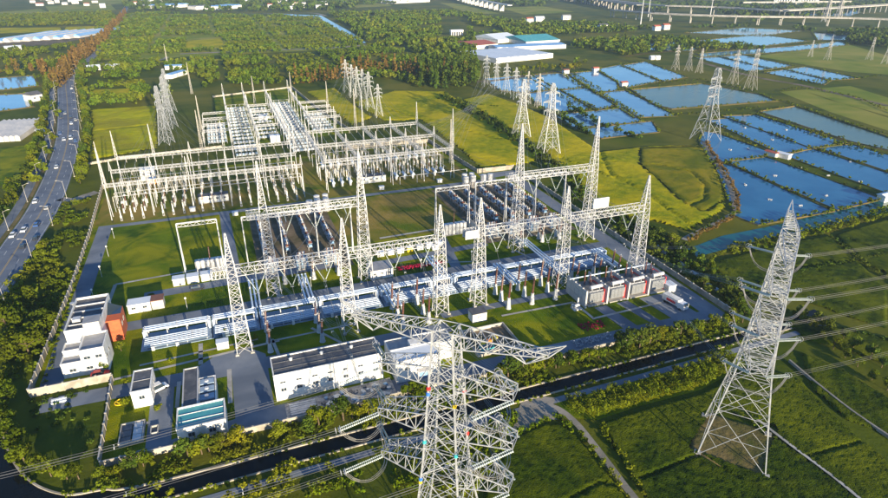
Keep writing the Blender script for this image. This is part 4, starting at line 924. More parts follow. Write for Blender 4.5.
MB().tube((0, 0, 6.9), (33, 0, 6.9), .2, None, 8, 'gis_white').build('tube', t)
for i in range(5):
    b = MB(); shed_post(b, (1.6 + i * 8.1, 0, 6.4), (1.6 + i * 8.1, 0, 6.7), .2, 2, 'porcelain'); b.build('saddle', t)
t = thing('oil_pump_skid', 'white pump skid on the grass left of the transformers', 'pump', S(102.8, -12.5), ANG)
MB().box(-1.6, 1.6, -1.2, 1.2, 0, .4, 'steel_white').build('base', t); MB().tube((-1.2, 0, 1.1), (1.0, .2, 1.3), .5, None, 10, 'steel_white').build('vessel', t); MB().tube((.6, .6, .4), (1.2, 1.4, 3.2), .4, .3, 8, 'steel_white').build('pipe', t); MB().box(-1.5, -.8, .5, 1.1, .402, 1.5, 'cabinet').build('motor', t)
# ---------------------------------------------------------------- reactor / capacitor groups between the gantries
def drum_fn(loc, rot, label, group):
    t = thing('air_core_reactor', label, 'reactor', loc, rot, group)
    MB().lathe((0, 0, 0), [(1.35, 3.0), (1.4, 3.1), (1.4, 6.0), (1.25, 6.15), (.4, 6.3)], 14, 'steel_white').build('coil', t)
    b = MB()
    for i in range(6): a = i * 1.047; shed_post(b, (1.0 * math.cos(a), 1.0 * math.sin(a), .2), (1.0 * math.cos(a), 1.0 * math.sin(a), 3.0), .16, 6, 'porcelain')
    b.build('legs', t); MB().lathe((0, 0, 0), [(1.5, 0), (1.5, .22)], 10, 'concrete').build('base', t); return t
drum = Repeat(drum_fn)
for i, (u, v) in enumerate(((34.5, 102), (38.3, 102), (38.8, 107.4), (42.2, 102.5), (42.8, 107.8))): drum(S(u, v), 0, nth(i + 1) + ' white drum reactor from the left behind the left reactor group', 'white drum reactors, left group', None)
for i, (u, v) in enumerate(((113.5, 108.5), (114.5, 113), (117.6, 109), (118.6, 113.4), (123, 108.6), (127, 109))): drum(S(u, v), 0, nth(i + 1) + ' white drum reactor from the left behind the right reactor group', 'white drum reactors, right group', None)
def rack_fn(loc, rot, label, group):
    t = thing('capacitor_rack', label, 'capacitor', loc, rot, group)
    for k in range(2):
        b = MB().box(-.9, .9, -4, -3.85, 1.4 + k * 1.5, 1.55 + k * 1.5, 'steel').box(-.9, .9, 3.85, 4, 1.4 + k * 1.5, 1.55 + k * 1.5, 'steel').box(-.9, -.75, -4, 4, 1.25 + k * 1.5, 1.398 + k * 1.5, 'steel').box(.75, .9, -4, 4, 1.25 + k * 1.5, 1.398 + k * 1.5, 'steel'); b.build('shelf', t)
        for i in range(6): MB().box(-.65, .65, -3.7 + i * 1.25, -2.8 + i * 1.25, 1.42 + k * 1.5, 2.35 + k * 1.5, ['blue_unit', 'dark_steel', 'porcelain_grey', 'porcelain_brown', 'dark_steel', 'gis_white'][(i * 5 + k * 3) % 6]).build('capacitor_can', t)
    for s in (-1, 1):
        for y in (-3.8, 0, 3.8): MB().box(s * .8 - .08, s * .8 + .08, y - .08, y + .08, 0, 1.248, 'steel').build('leg', t)
    b = MB()
    for i in range(5): shed_post(b, (0, -3.2 + i * 1.6, 3.9), (0, -3.2 + i * 1.6, 4.9), .14, 4, 'porcelain')
    b.build('insulators', t); return t
rack = Repeat(rack_fn)
for u in range(4):
    for v in range(4): rack(S(11.5 + u * 8.6, 66 + v * 9.6), ANG, nth(u + 1) + ' capacitor rack from the left, ' + nth(v + 1) + ' row back, left group', 'capacitor racks, left group')
for u in range(5):
    for v in range(4): rack(S(101 + u * 8.0, 66 + v * 9.8), ANG, nth(u + 1) + ' capacitor rack from the left, ' + nth(v + 1) + ' row back, right group', 'capacitor racks, right group')
def reactor_fn(loc, rot, label, group):
    t = thing('oil_reactor', label, 'transformer', loc, rot, group)
    MB().box(-2.0, 2.0, -2.2, 2.2, .3, 3.6, 'blue_unit').box(-2.2, 2.2, -2.4, 2.4, 3.602, 3.8, 'cabinet').build('tank', t); MB().box(-2.6, 2.6, -3.2, 3.2, 0, .25, 'concrete').build('base', t)
    for i in range(2): put('radiator', fin_me, t, (-1.0 + i * 1.7, -2.75, .5)).scale = (1, .7, .85)
    MB().tube((-1.5, 1, 5.0), (1.6, 1, 5.1), .5, None, 10, 'steel_white').build('conservator', t)
    for x in (-1.2, .2, 1.4):
        b = MB(); shed_post(b, (x, -.6, 3.8), (x + .1, -.8, 6.4), .22, 8, 'porcelain_brown'); b.build('bushing', t)
    return t
rea = Repeat(reactor_fn)
for i in range(3): rea(S(13 + i * 10.5, 49.5), ANG, nth(i + 1) + ' blue oil reactor from the left below the left tube portal', 'oil reactors, left group')
for i in range(4): rea(S(101.5 + i * 9.6, 51), ANG, nth(i + 1) + ' blue oil reactor from the left below the right tube portal', 'oil reactors, right group')
def bank_fn(loc, rot, label, group):
    t = thing('cooler_bank', label, 'cooler', loc, rot, group)
    for i in range(6): MB().lathe((-4.2 + i * 1.65, 0, 0), [(.75, .2), (.75, 4.4), (.4, 4.7)], 10, 'steel_white').build('cooler', t)
    MB().box(-5.2, 5.2, 1.2, 3.6, .2, 3.8, 'cabinet').build('tank', t); b = MB(); shed_post(b, (0, 2.4, 3.8), (.2, 2.6, 8.6), .26, 10, 'porcelain_brown'); b.build('bushing', t); MB().box(-5.6, 5.6, -1.2, 4, 0, .18, 'concrete').build('base', t); return t
bk = Repeat(bank_fn)
bk(S(-8.2, 57.4), ANG, 'white cooler bank beside the lone tube portal on the left lawn', 'cooler banks'); bk(S(88, 57.6), ANG, 'white cooler bank under the tube portal on the dry lawn', 'cooler banks')
tag(MB().box(-.3, .3, -6, 6, 0, 5, 'grey_wall').box(-.34, .34, -6.05, 6.05, 5.002, 5.15, 'concrete').build('fire_wall'), 'grey fire wall beside the right cooler bank', 'wall').location = S(95, 55); bpy.data.objects['fire_wall.004'].rotation_euler = (0, 0, ANG)
# ---------------------------------------------------------------- switchyard apparatus
def breaker_fn(loc, rot, label, group):
    t = thing('circuit_breaker', label, 'breaker', loc, rot, group)
    MB().box(-.45, .45, -.45, .45, 0, .3, 'concrete').bar((-.3, -.3, .3), (-.25, -.25, 2.5), .14).bar((.3, -.3, .3), (.25, -.25, 2.5), .14).bar((.3, .3, .3), (.25, .25, 2.5), .14).bar((-.3, .3, .3), (-.25, .25, 2.5), .14).build('stand', t)
    MB().box(-.4, .4, -.3, .3, 1.4, 2.4, 'cabinet').build('mechanism_box', t)
    b = MB(); shed_post(b, (0, 0, 2.5), (0, 0, 5.2), .34, 7, 'porcelain'); b.build('insulator', t)
    b = MB(); shed_post(b, (0, -.15, 5.2), (0, -1.3, 6.1), .3, 4, 'porcelain'); shed_post(b, (0, .15, 5.2), (0, 1.3, 6.1), .3, 4, 'porcelain'); b.build('interrupter', t); return t
cb = Repeat(breaker_fn)
def post_fn(loc, rot, label, group):
    t = thing('instrument_transformer', label, 'transformer', loc, rot, group)
    MB().box(-.35, .35, -.35, .35, 0, 2.3, 'steel').build('stand', t); b = MB(); shed_post(b, (0, 0, 2.3), (0, 0, 4.7), .3, 7, 'porcelain_brown'); b.build('insulator', t); MB().lathe((0, 0, 0), [(.42, 4.7), (.5, 4.9), (.5, 5.5), (.3, 5.7)], 8, 'steel_white').build('head', t); return t
ct = Repeat(post_fn)
def disc_fn(loc, rot, label, group):
    t = thing('disconnector', label, 'switch', loc, rot, group)
    MB().box(-.12, .12, -1.5, 1.5, 2.6, 2.8, 'steel').box(-.12, .12, -1.2, -1.0, 0, 2.598, 'steel').box(-.12, .12, 1.0, 1.2, 0, 2.598, 'steel').build('stand', t)
    for y in (-1.2, 0, 1.2): b = MB(); shed_post(b, (0, y, 2.8), (0, y, 4.7), .2, 6, 'porcelain'); b.build('insulator', t)
    MB().tube((0, -1.4, 4.8), (0, 1.4, 4.8), .09, None, 6, 'cable').build('blade', t); return t
ds = Repeat(disc_fn)
def tank_fn(loc, rot, label, group):
    t = thing('dead_tank_breaker', label, 'breaker', loc, rot, group)
    MB().tube((0, -2.6, 2.6), (0, 2.6, 2.6), .75, None, 12, 'gis_white').build('tank', t); MB().box(-.5, .5, -1.6, -1.3, 0, 1.9, 'steel').box(-.5, .5, 1.3, 1.6, 0, 1.9, 'steel').build('stand', t)
    for s in (-1, 1): b = MB(); shed_post(b, (0, s * 1.6, 3.3), (0, s * 3.0, 5.9), .33, 7, 'porcelain_grey'); b.build('bushing', t)
    return t
tk = Repeat(tank_fn)
def rows(us, items, side, grp):
    for ib, (a, b) in enumerate(zip(us, us[1:])):
        for q in range(3):
            u = a + (b - a) * (q + .9) / 3.8
            for fn, v, lb in items: fn(S(u + random.uniform(-.15, .15), v), ANG, nth(ib * 3 + q + 1) + ' ' + lb.replace(' in ', ' from the left in ', 1).replace(' just behind', ' from the left just behind', 1).replace('transformer before', 'transformer from the left before').replace('disconnector b', 'disconnector from the left b').replace('transformer under', 'transformer from the left under'), lb[:60])
rows(UL[:1] + UL[1:], [(cb, 121.8, 'porcelain breaker in the front row of the left switchyard'), (ct, 131.5, 'instrument transformer just behind the front beam of the left switchyard'), (ds, 137, 'disconnector in the first aisle of the left switchyard'), (ct, 142, 'instrument transformer before the middle beam of the left switchyard'),
           (ds, 153, 'disconnector behind the middle beam of the left switchyard'), (cb, 158.5, 'porcelain breaker in the rear aisle of the left switchyard'), (ds, 164.5, 'disconnector before the rear beam of the left switchyard')], 0, 0)
rows(UR, [(tk, 134.5, 'dead-tank breaker in the front aisle of the right switchyard'), (ct, 142.5, 'instrument transformer in the front aisle of the right switchyard'), (ds, 150, 'disconnector before the middle beam of the right switchyard'), (ct, 155.5, 'instrument transformer under the middle beam of the right switchyard'), (tk, 166, 'dead-tank breaker in the rear aisle of the right switchyard'), (ds, 178, 'disconnector in the rear aisle of the right switchyard')], 0, 0)
def busbars(label, u0, u1, vs, z):
    for iv, v in enumerate(vs):
        t = thing('busbar', (nth(iv + 1) + ' from the front: ' if len(vs) > 1 else '') + label, 'busbar', S(u0, v), ANG, label); MB().tube((0, 0, z), (u1 - u0, 0, z), .11, None, 6, 'steel_white').build('tube', t); n = int((u1 - u0) / 8.4)
        for i in range(n + 1):
            x = (u1 - u0) * i / n; b = MB().tube((x, 0, 0), (x, 0, z - 2.2), .14, None, 6, 'steel'); shed_post(b, (x, 0, z - 2.2), (x, 0, z - .1), .17, 6, 'porcelain'); b.build('support', t)
busbars('long tubular busbar on posts through the left switchyard', -48, 36, (134.3, 139.6, 156, 161.5), 7.2)
busbars('long tubular busbar on posts through the right switchyard', 47, 114, (146, 148, 152.5, 172, 183), 7.2)
busbars('low white tube rail across the front of the right switchyard', 84, 121, (125.6,), 4.2)
def cap_fn(loc, rot, label, group):
    t = thing('capacitor_bank', label, 'capacitor', loc, rot, group)
    MB().box(-6.5, 6.5, -.9, -.75, 1.0, 1.2, 'steel').box(-6.5, 6.5, .75, .9, 1.0, 1.2, 'steel').build('frame', t)
    for i in range(7): MB().box(-6.3 + i * 1.82, -5.0 + i * 1.82, -.72, .72, 1.0, 2.3, 'porcelain_grey' if i % 2 else 'gis_deck').build('capacitor_can', t)
    b = MB()
    for i in range(5): b.box(-6.4 + i * 3.15, -6.2 + i * 3.15, -.1, .1, 0, 4.2, 'steel')
    b.box(-6.5, 6.5, -.08, .08, 4.202, 4.34, 'steel'); b.build('posts', t); return t
cp = Repeat(cap_fn)
for v in range(15): cp(S(14, 205 + v * 9.7), ANG, nth(v + 1) + ' capacitor row from the front between the left beam lines of the rear yard', 'capacitor rows, left rear')
for v in range(20): cp(S(47.8, 203 + v * 7.6), ANG, nth(v + 1) + ' capacitor row from the front between the right beam lines of the rear yard', 'capacitor rows, right rear', (1.2, 1, 1))
for v in range(6): cp(S(-1.5, 240 + v * 9), ANG, nth(v + 1) + ' capacitor row from the front left of the rear beam lines', 'capacitor rows, far left rear', (.9, 1, 1.2))
for v in range(9): cp(S(30, 243 + v * 11 + (3 if v > 4 else 0)), ANG, nth(v + 1) + ' capacitor row from the front in the middle of the rear yard', 'capacitor rows, middle rear', (.95, 1, .9))
for v in range(6): cp(S(67, 252 + v * 9), ANG, nth(v + 1) + ' capacitor row from the front right of the rear beam lines', 'capacitor rows, far right rear', (1.1, 1, 1))

# ---------------------------------------------------------------- buildings
def win(t, x, z, w, h, y, parent=None, face='front', sill=True):
    """window on a wall facing -y (front) or +x (side): frame with a recessed pane"""
    fr = MB(); f = .09
    if face == 'front':
        fr.box(x - w / 2 - f, x + w / 2 + f, y - .06, y + .02, z - h / 2 - f, z - h / 2, 'steel_white').box(x - w / 2 - f, x + w / 2 + f, y - .06, y + .02, z + h / 2, z + h / 2 + f, 'steel_white').box(x - w / 2 - f, x - w / 2, y - .06, y + .02, z - h / 2, z + h / 2, 'steel_white').box(x + w / 2, x + w / 2 + f, y - .06, y + .02, z - h / 2, z + h / 2, 'steel_white').box(x - .04, x + .04, y - .05, y + .02, z - h / 2, z + h / 2, 'steel_white')
        o = fr.build('window', t); MB().box(x - w / 2, x + w / 2, y - .025, y + .02, z - h / 2, z + h / 2, 'glass_dark').build('pane', o)
    else:
        fr.box(y - .02, y + .06, x - w / 2 - f, x + w / 2 + f, z - h / 2 - f, z - h / 2, 'steel_white').box(y - .02, y + .06, x - w / 2 - f, x + w / 2 + f, z + h / 2, z + h / 2 + f, 'steel_white').box(y - .02, y + .06, x - w / 2 - f, x - w / 2, z - h / 2, z + h / 2, 'steel_white').box(y - .02, y + .06, x + w / 2, x + w / 2 + f, z - h / 2, z + h / 2, 'steel_white')
        o = fr.build('window', t); MB().box(y - .02, y + .025, x - w / 2, x + w / 2, z - h / 2, z + h / 2, 'glass_dark').build('pane', o)
def block(t, x0, x1, y0, y1, z0, z1, wall='white_wall', roof='roof_dark', par=.6, pt_=.25):
    MB().box(x0, x1, y0, y1, z0, z1, wall).build('wall', t)
    r = MB().box(x0 + pt_, x1 - pt_, y0 + pt_, y1 - pt_, z1 + .002, z1 + .08, roof).build('roof', t)
    if par: MB().box(x0 - .05, x1 + .05, y0 - .05, y0 + pt_, z1 + .003, z1 + par, wall).box(x0 - .05, x1 + .05, y1 - pt_, y1 + .05, z1 + .003, z1 + par, wall).box(x0 - .05, x0 + pt_, y0 + pt_, y1 - pt_, z1 + .003, z1 + par, wall).box(x1 - pt_, x1 + .05, y0 + pt_, y1 - pt_, z1 + .003, z1 + par, wall).build('parapet', r)
    return r
# main white building with the long dark roof
t = thing('control_building', 'long white building with dark roof and two rows of small windows', 'building', S(6.3, -25.4), ANG)
block(t, 0, 28, 0, 8.2, 0, 7.7, 'white_wall', 'roof_dark', .35)
for i in range(7): MB().box(3.7 + i * 3.9, 3.85 + i * 3.9, .4, 7.8, 7.79, 7.86, 'dark_steel').build('roof_seam', t)
for y in (2.6, 5.4): MB().box(.4, 27.6, y, y + .15, 7.79, 7.9, 'dark_steel').build('roof_seam', t)
for i in range(7):
    win(t, 2.1 + i * 4.0, 3.2, 1.3, .9, 0); win(t, 2.1 + i * 4.0, 5.5, 1.3, .45, 0)
for i in range(2): win(t, 2.5 + i * 3, 3.2, 1.0, 1.0, 28, None, 'side')
MB().box(9.5, 11.2, -.08, .05, 0, 2.5, 'grey_wall').build('door', t)
for x in (.5, 9.2, 18.6, 27.5): MB().tube((x, -.12, .1), (x, -.12, 7.6), .07, None, 6, 'grey_wall').build('drainpipe', t)
for i in range(5): MB().box(3.4 + i * 5, 4.3 + i * 5, -.5, -.04, 1.6, 2.3, 'cabinet').build('air_conditioner', t)
for i in range(3): MB().lathe((5 + i * 8, 5.6, 7.78), [(.4, 0), (.4, .5), (.55, .55), (.2, .8)], 8, 'cabinet').build('roof_vent', t)
# annex
t = thing('annex_building', 'low white flat-roofed annex with stepped roof behind the near pylon', 'building', S(37, -29.2), ANG)
block(t, 0, 12.5, 0, 6, 0, 6.4, 'white_wall', 'roof_white', .4); block(t, .2, 18.5, 6.05, 12.5, 0, 5.2, 'white_wall', 'roof_grey', .5); MB().box(6, 9, 6.3, 9, 5.29, 6.9, 'white_wall').build('roof_hut', t)
MB().box(6.5, 8.8, -.1, .04, 0, 3.0, 'blue_unit').build('door', t); MB().box(5.8, 9.5, -1.6, -.12, 3.2, 3.35, 'grey_wall').build('canopy', t); win(t, 3, 4.2, 1.2, .9, 0)
# teal roofed building
t = thing('pump_house', 'white building with bright teal roof in front of dark flat roofs', 'building', S(-16.6, -33.2), ANG)
block(t, 0, 10.8, 0, 8.0, 0, 4.0, 'white_wall', 'roof_teal', .5)
for y in (2.7, 5.3): MB().box(.3, 10.5, y, y + .12, 4.09, 4.2, 'white_wall').build('roof_seam', t)
block(t, 1.0, 4.6, 8.06, 24.5, 0, 3.8, 'grey_wall', 'roof_dark', .35); block(t, 4.7, 8.8, 8.06, 20, 0, 3.0, 'white_wall', 'roof_dark', .4)
for i in range(3): MB().box(5.0, 8.4, 10.5 + i * 3.2, 12.6 + i * 3.2, 3.09, 3.5, 'gis_deck').build('roof_vent', t); MB().lathe((6.6, 11.5 + i * 3.2, 3.5), [(.5, 0), (.5, .4)], 8, 'steel_white').build('fan', t)
for i in range(2): win(t, 3 + i * 4.6, 2.2, 1.4, 1.1, 0)
# small white block
t = thing('utility_block', 'narrow white block with dark flat roof left of the teal roof', 'building', S(-27.6, -15.8), ANG)
block(t, 0, 4.6, 0, 9.3, 0, 4.8, 'white_wall', 'roof_dark', .35); win(t, 2.3, 3.0, 1.2, .9, 4.6 - 4.6); win(t, 3.0, 3.0, 1.0, .9, 4.6, None, 'side'); win(t, 6.2, 3.0, 1.0, .9, 4.6, None, 'side'); MB().box(.3, 4.3, 4.6, 4.75, 4.89, 5.0, 'roof_grey').build('roof_seam', t)
# office block at left
t = thing('office_building', 'white stepped office block with dark ribbed roof and orange brick wing', 'building', S(-46.4, 4.0), ANG)
block(t, 0, 5.0, 0, 4.2, 0, 4.2, 'white_wall', 'roof_grey', .5); block(t, 5.05, 11, -.2, 8.6, 0, 7.4, 'white_wall', 'roof_grey', .6); block(t, 0.1, 5.0, 4.25, 8.6, 0, 5.6, 'white_wall', 'roof_grey', .5)
block(t, .6, 9.4, 8.66, 28, 0, 9.0, 'white_wall', 'roof_dark', .8)
for i in range(4): MB().box(1.1, 8.9, 12 + i * 3.8, 12.25 + i * 3.8, 9.09, 9.5, 'steel_white').build('roof_rib', t)
MB().box(5.4, 9.4, 8.7, 12.5, 9.09, 11.0, 'white_wall').box(5.3, 9.5, 8.6, 12.6, 11.002, 11.15, 'roof_grey').build('stair_tower', t)
MB().box(2.0, 4.0, 13, 15, 9.6, 10.4, 'steel_white').tube((3, 14, 9.08), (3, 14, 9.6), .2, None, 6, 'steel').build('roof_unit', t)
w = MB().extrude([(9.45, 15.2), (13.2, 15.2), (13.2, 23.5), (9.45, 23.5)], 0, 7.0, 'brick_orange').build('brick_wing', t); MB().poly([(9.5, 19, 7.02), (13.1, 19, 7.02), (13.1, 23.4, 7.02), (9.5, 23.4, 9.0)], 'glass_dark').build('skylight', w); win(t, 17.5, 4.6, .9, 1.2, 13.2, None, 'side'); win(t, 20.5, 4.6, .9, 1.2, 13.2, None, 'side')
for x, z in ((2.5, 2.2), (6.6, 2.2), (9.4, 2.2), (6.6, 5.4), (9.4, 5.4)): win(t, x, z, 1.5, .8, 0 if x < 5 else -.2)
for y in (1.5, 5): win(t, y, 4.2, 1.2, 1.0, 11.0, None, 'side')
b = MB().lathe((0, 0, 0), [(.05, 0), (.5, .15), (.75, .5)], 10, 'steel_white'); o = b.build('dish_antenna', t); o.location = (.3, 24, 9.9)
MB().tube((.3, 24, 8.9), (.3, 24, 9.9), .08, None, 6, 'steel').build('antenna_pole', t)
def hut(label, u, v, w, d, h, wall='white_wall', roof='roof_grey', door=True, cat='hut', name='equipment_hut', gable=False, windows=0, grp='small white huts in the substation'):
    t = thing(name, label, cat, S(u, v), ANG, grp); MB().box(0, w, 0, d, 0, h, wall).build('wall', t)
    if gable:
        b = MB(); b.v = [(-.25, -.3, h + .003), (w + .25, -.3, h + .003), (w + .25, d + .3, h + .003), (-.25, d + .3, h + .003), (-.25, d / 2, h + d * .22), (w + .25, d / 2, h + d * .22)]; b.mi(roof); b.f = [(0, 1, 5, 4), (2, 3, 4, 5), (1, 2, 5), (3, 0, 4), (3, 2, 1, 0)]; b.m = [0] * 5; b.build('roof', t)
    else: MB().box(-.15, w + .15, -.15, d + .15, h + .003, h + .2, roof).build('roof', t)
    if door: MB().box(w * .42, w * .42 + .9, -.05, .03, 0, 2.0, 'grey_wall').build('door', t)
    for i in range(windows): win(t, w * (i + .5) / windows, h * .6, min(1.1, w / windows * .5), .7, 0)
    return t
hut('small white kiosk with dark roof on the grass behind the near pylon', 67.6, -8.8, 4.8, 3.6, 3.0, roof='roof_dark', windows=1)
hut('grey flat-roofed hut beyond the back road left of the crimson strip', 44.8, 29.9, 8.2, 6.8, 3.4, roof='roof_grey', windows=3)
hut('white hut with brown roof left on the first lawn', -33.5, 34.5, 6.6, 4.2, 3.0, roof='roof_white', windows=2); hut('brown-roofed lean-to joined to the white hut on the first lawn', -26.6, 34.8, 3.6, 4.0, 3.1, wall='grey_wall', roof='brown_roof')
for i, lb in enumerate(('leftmost of three small white sheds on the left lawn', 'middle of three small white sheds on the left lawn', 'rightmost of three small white sheds on the left lawn')): hut(lb, -20.8 + i * 4.6, 49.3 + i * .2, 3.8, 3.0, 2.5, roof='roof_white')
hut('long white relay hut at the front edge of the left switchyard', -12.6, 131.6, 13.4, 4.2, 3.4, roof='roof_dark', windows=4); hut('long white relay hut at the front of the right switchyard', 65.8, 133.2, 12.8, 4.2, 3.4, roof='roof_dark', windows=4)
hut('white relay cube in the rear yard between capacitor rows', 30, 232, 6, 5, 4, roof='roof_white'); hut('white relay cube in the rear yard nearer the back wall', 28, 296, 6, 4, 3.4, roof='roof_white'); hut('white control house at the back of the left switchyard', -41, 178, 7, 6, 5.5, roof='roof_white', windows=2)
hut('small white hut beside the right perimeter road', 137.5, -14.6, 3.0, 3.4, 2.6, roof='roof_white'); hut('tiny white shed just right of the first front gantry column', -7.4, 3.6, 3.2, 2.2, 2.2, roof='roof_white'); hut('orange and blue cabin at the back of the left switchyard', -37.5, 170.6, 4, 3, 2.6, wall='orange', roof='roof_blue')
for (u, v, lb) in ((35, 113, 'tiny white box on the dry lawn by the yard road at left'), (72, 121, 'tiny white box below the long right relay hut'), (-16.5, 122.6, 'tiny white box before the left switchyard breakers'), (1.5, 110.5, 'tiny white box by the road above the left lawn'), (103, 121, 'tiny white box below the low tube rail'), (73.5, 45.5, 'tiny white box beside the right cooler bank')): hut(lb, u, v, 2.4, 1.6, 1.6, roof='roof_white', door=False, cat='box', name='terminal_box', grp='white terminal boxes')
# row of small containers and the crimson strip behind the front gantry
for i in range(7): tag(MB().box(-1.3, 1.3, -.9, .9, .05, 1.9, ['white_wall', 'white_wall', 'white_wall', 'yellow', 'white_wall', 'cabinet', 'white_wall'][i]).box(-1.4, 1.4, -1, 1, 1.902, 2.05, 'roof_white').build('storage_box'), ['first', 'second', 'third', 'yellow fourth', 'fifth', 'sixth', 'last'][i] + ' from the left of the boxes lined along the path behind the gantry', 'box', 'storage boxes along the path').location = S(53 + i * 4.0, 47.8 + i * .12)
for o in [o for o in bpy.data.objects if o.name.startswith('storage_box')]: o.rotation_euler = (0, 0, ANG)
t = thing('flower_bed', 'crimson strip of bedding plants behind the front gantry', 'flower bed', S(56.5, 33.4), ANG); 
for i in range(2): put('planting', np_mesh('planting', (lambda V: V)(np.concatenate([crown_pts(14, .75, .35, .4, 5, .28, np.random.default_rng(i * 100 + k)) + (i * 9.2 + (k % 9), (k // 9) * .9, 0) for k in range(27)])), quadF(14 * 4 * 27), 'crimson'), t)
kind(put('red_ground_cover', np_mesh('red_ground_cover', np.concatenate([crown_pts(10, .6, .2, .2, 4, .2, np.random.default_rng(k)) + (*tuple(S(98 + RNG.uniform(0, 8), -25 + RNG.uniform(0, 4)))[:2], 0) for k in range(50)]), quadF(2000), 'crimson')), 'stuff', 'low dark red ground cover on the grass before the transformers')
kind(put('white_flower_cover', np_mesh('white_flower_cover', np.concatenate([crown_pts(12, .6, .35, .35, 4, .2, np.random.default_rng(k)) + (*tuple(S(91 + k * .22 + RNG.uniform(-.4, .4), -30.6 + RNG.uniform(-.8, 2.2)))[:2], 0) for k in range(60)]), quadF(2880), 'porcelain_grey')), 'stuff', 'pale grey-blue ground cover beside the front road')
# pits, rubble, pallets near the small block
t = thing('settling_basin', 'concrete basin with dark cells left of the teal roof', 'basin', S(-29.5, -29), ANG)
for i in range(3): MB().box(0, 2.2, i * 2.2 + .12, i * 2.2 + 2.08, 0, .7, 'dark_steel').build('cell', t); MB().box(2.6, 4.6, i * 2.2 + .12, i * 2.2 + 2.08, 0, .8, 'cabinet').build('cover', t)
MB().box(-.3, 5, -.3, -.06, 0, 1.0, 'concrete').box(-.3, 5, 6.7, 6.95, 0, 1.0, 'concrete').box(-.3, -.06, -.058, 6.698, 0, 1.0, 'concrete').box(4.76, 5, -.058, 6.698, 0, 1.0, 'concrete').build('rim', t)
t = thing('inspection_pit', 'small square concrete pit right of the dark basin', 'pit', S(-23.2, -27.5), ANG); MB().box(0, 1.8, 0, .25, 0, .6, 'concrete').box(0, 1.8, 2.6, 2.85, 0, .6, 'concrete').box(0, .25, .252, 2.598, 0, .6, 'concrete').box(1.55, 1.8, .252, 2.598, 0, .6, 'concrete').build('rim', t); MB().box(.26, 1.54, .26, 2.59, 0, .15, 'dark_steel').build('floor', t)
t = thing('yellow_hose', 'coiled yellow hose on bare ground by the low wall', 'hose', S(-31.4, -12), ANG); b = MB(); ring_mesh(b, (0, 0, .15), 1.1, (.05, 0, 1), 'yellow', .16, 14); b.build('coil', t); b = MB(); ring_mesh(b, (.3, .2, .4), .9, (.1, 0.05, 1), 'yellow', .14, 14); b.build('coil', t)
t = thing('blue_tarp_stack', 'pale blue stacked sheets lying in the dark plot by the wall', 'stack', S(-47.5, -7.0), ANG + .1)
for i in range(2): MB().box(0, 3.4, i * .9, i * .9 + .75, 0, .5 + i * .2, 'roof_white').build('sheet', t)
rub = [MB().box(-.5, .5, -.4, .4, 0, .5, m).mesh('crate') for m in ('rubble', 'dark_steel', 'cabinet', 'blue_unit', 'white_wall')]
for k in range(40):
    u, v = 17 + k * .45, -33 + random.random() * 5.4; o = put('scrap_crate', rub[k % 5], None, S(u, v, .075)); o.rotation_euler = (0, 0, random.uniform(0, 3)); s = random.uniform(.5, 1.6); o.scale = (s, s * random.uniform(.6, 1.4), s * random.uniform(.5, 1.2)); tag(o, nth(k + 1) + ' scrap crate from the left in the littered yard before the dark roofed building', 'crate', 'scrap crates')
t = thing('sheet_pile', 'stack of pale metal sheets at the left of the littered yard', 'stack', S(9, -32.5, .08), ANG)
for i in range(6): MB().box(0, 6.5, i * .75, i * .75 + .6, 0, .3 + .04 * (i % 3), 'steel_white').build('sheet', t)
t = thing('construction_pit', 'open walled pit with dark floor behind the near pylon', 'pit', S(62, -26), ANG)
MB().box(0, 14, 0, .3, 0, 1.2, 'concrete').box(0, 14, 12.7, 13, 0, 1.2, 'concrete').box(0, .3, .302, 12.698, 0, 1.2, 'concrete').box(13.7, 14, .302, 12.698, 0, 1.2, 'concrete').build('rim', t); MB().box(.31, 13.69, .31, 12.69, 0, .12, 'soil').build('floor', t)
for i in range(3): MB().box(3 + i * 2.4, 4.2 + i * 2.4, 4 + i, 5 + i, .12, 1.2, ['yellow', 'orange', 'yellow'][i]).build('drum_crate', t)
tag(MB().box(0, 4, 0, 2.2, 0, 1.1, 'teal').box(.2, 3.8, .2, 2.0, 1.102, 1.16, 'glass_dark').build('water_tank'), 'teal open water tank in the pit behind the near pylon', 'tank').location = S(64, -24.5, .13); bpy.data.objects['water_tank'].rotation_euler = (0, 0, ANG)
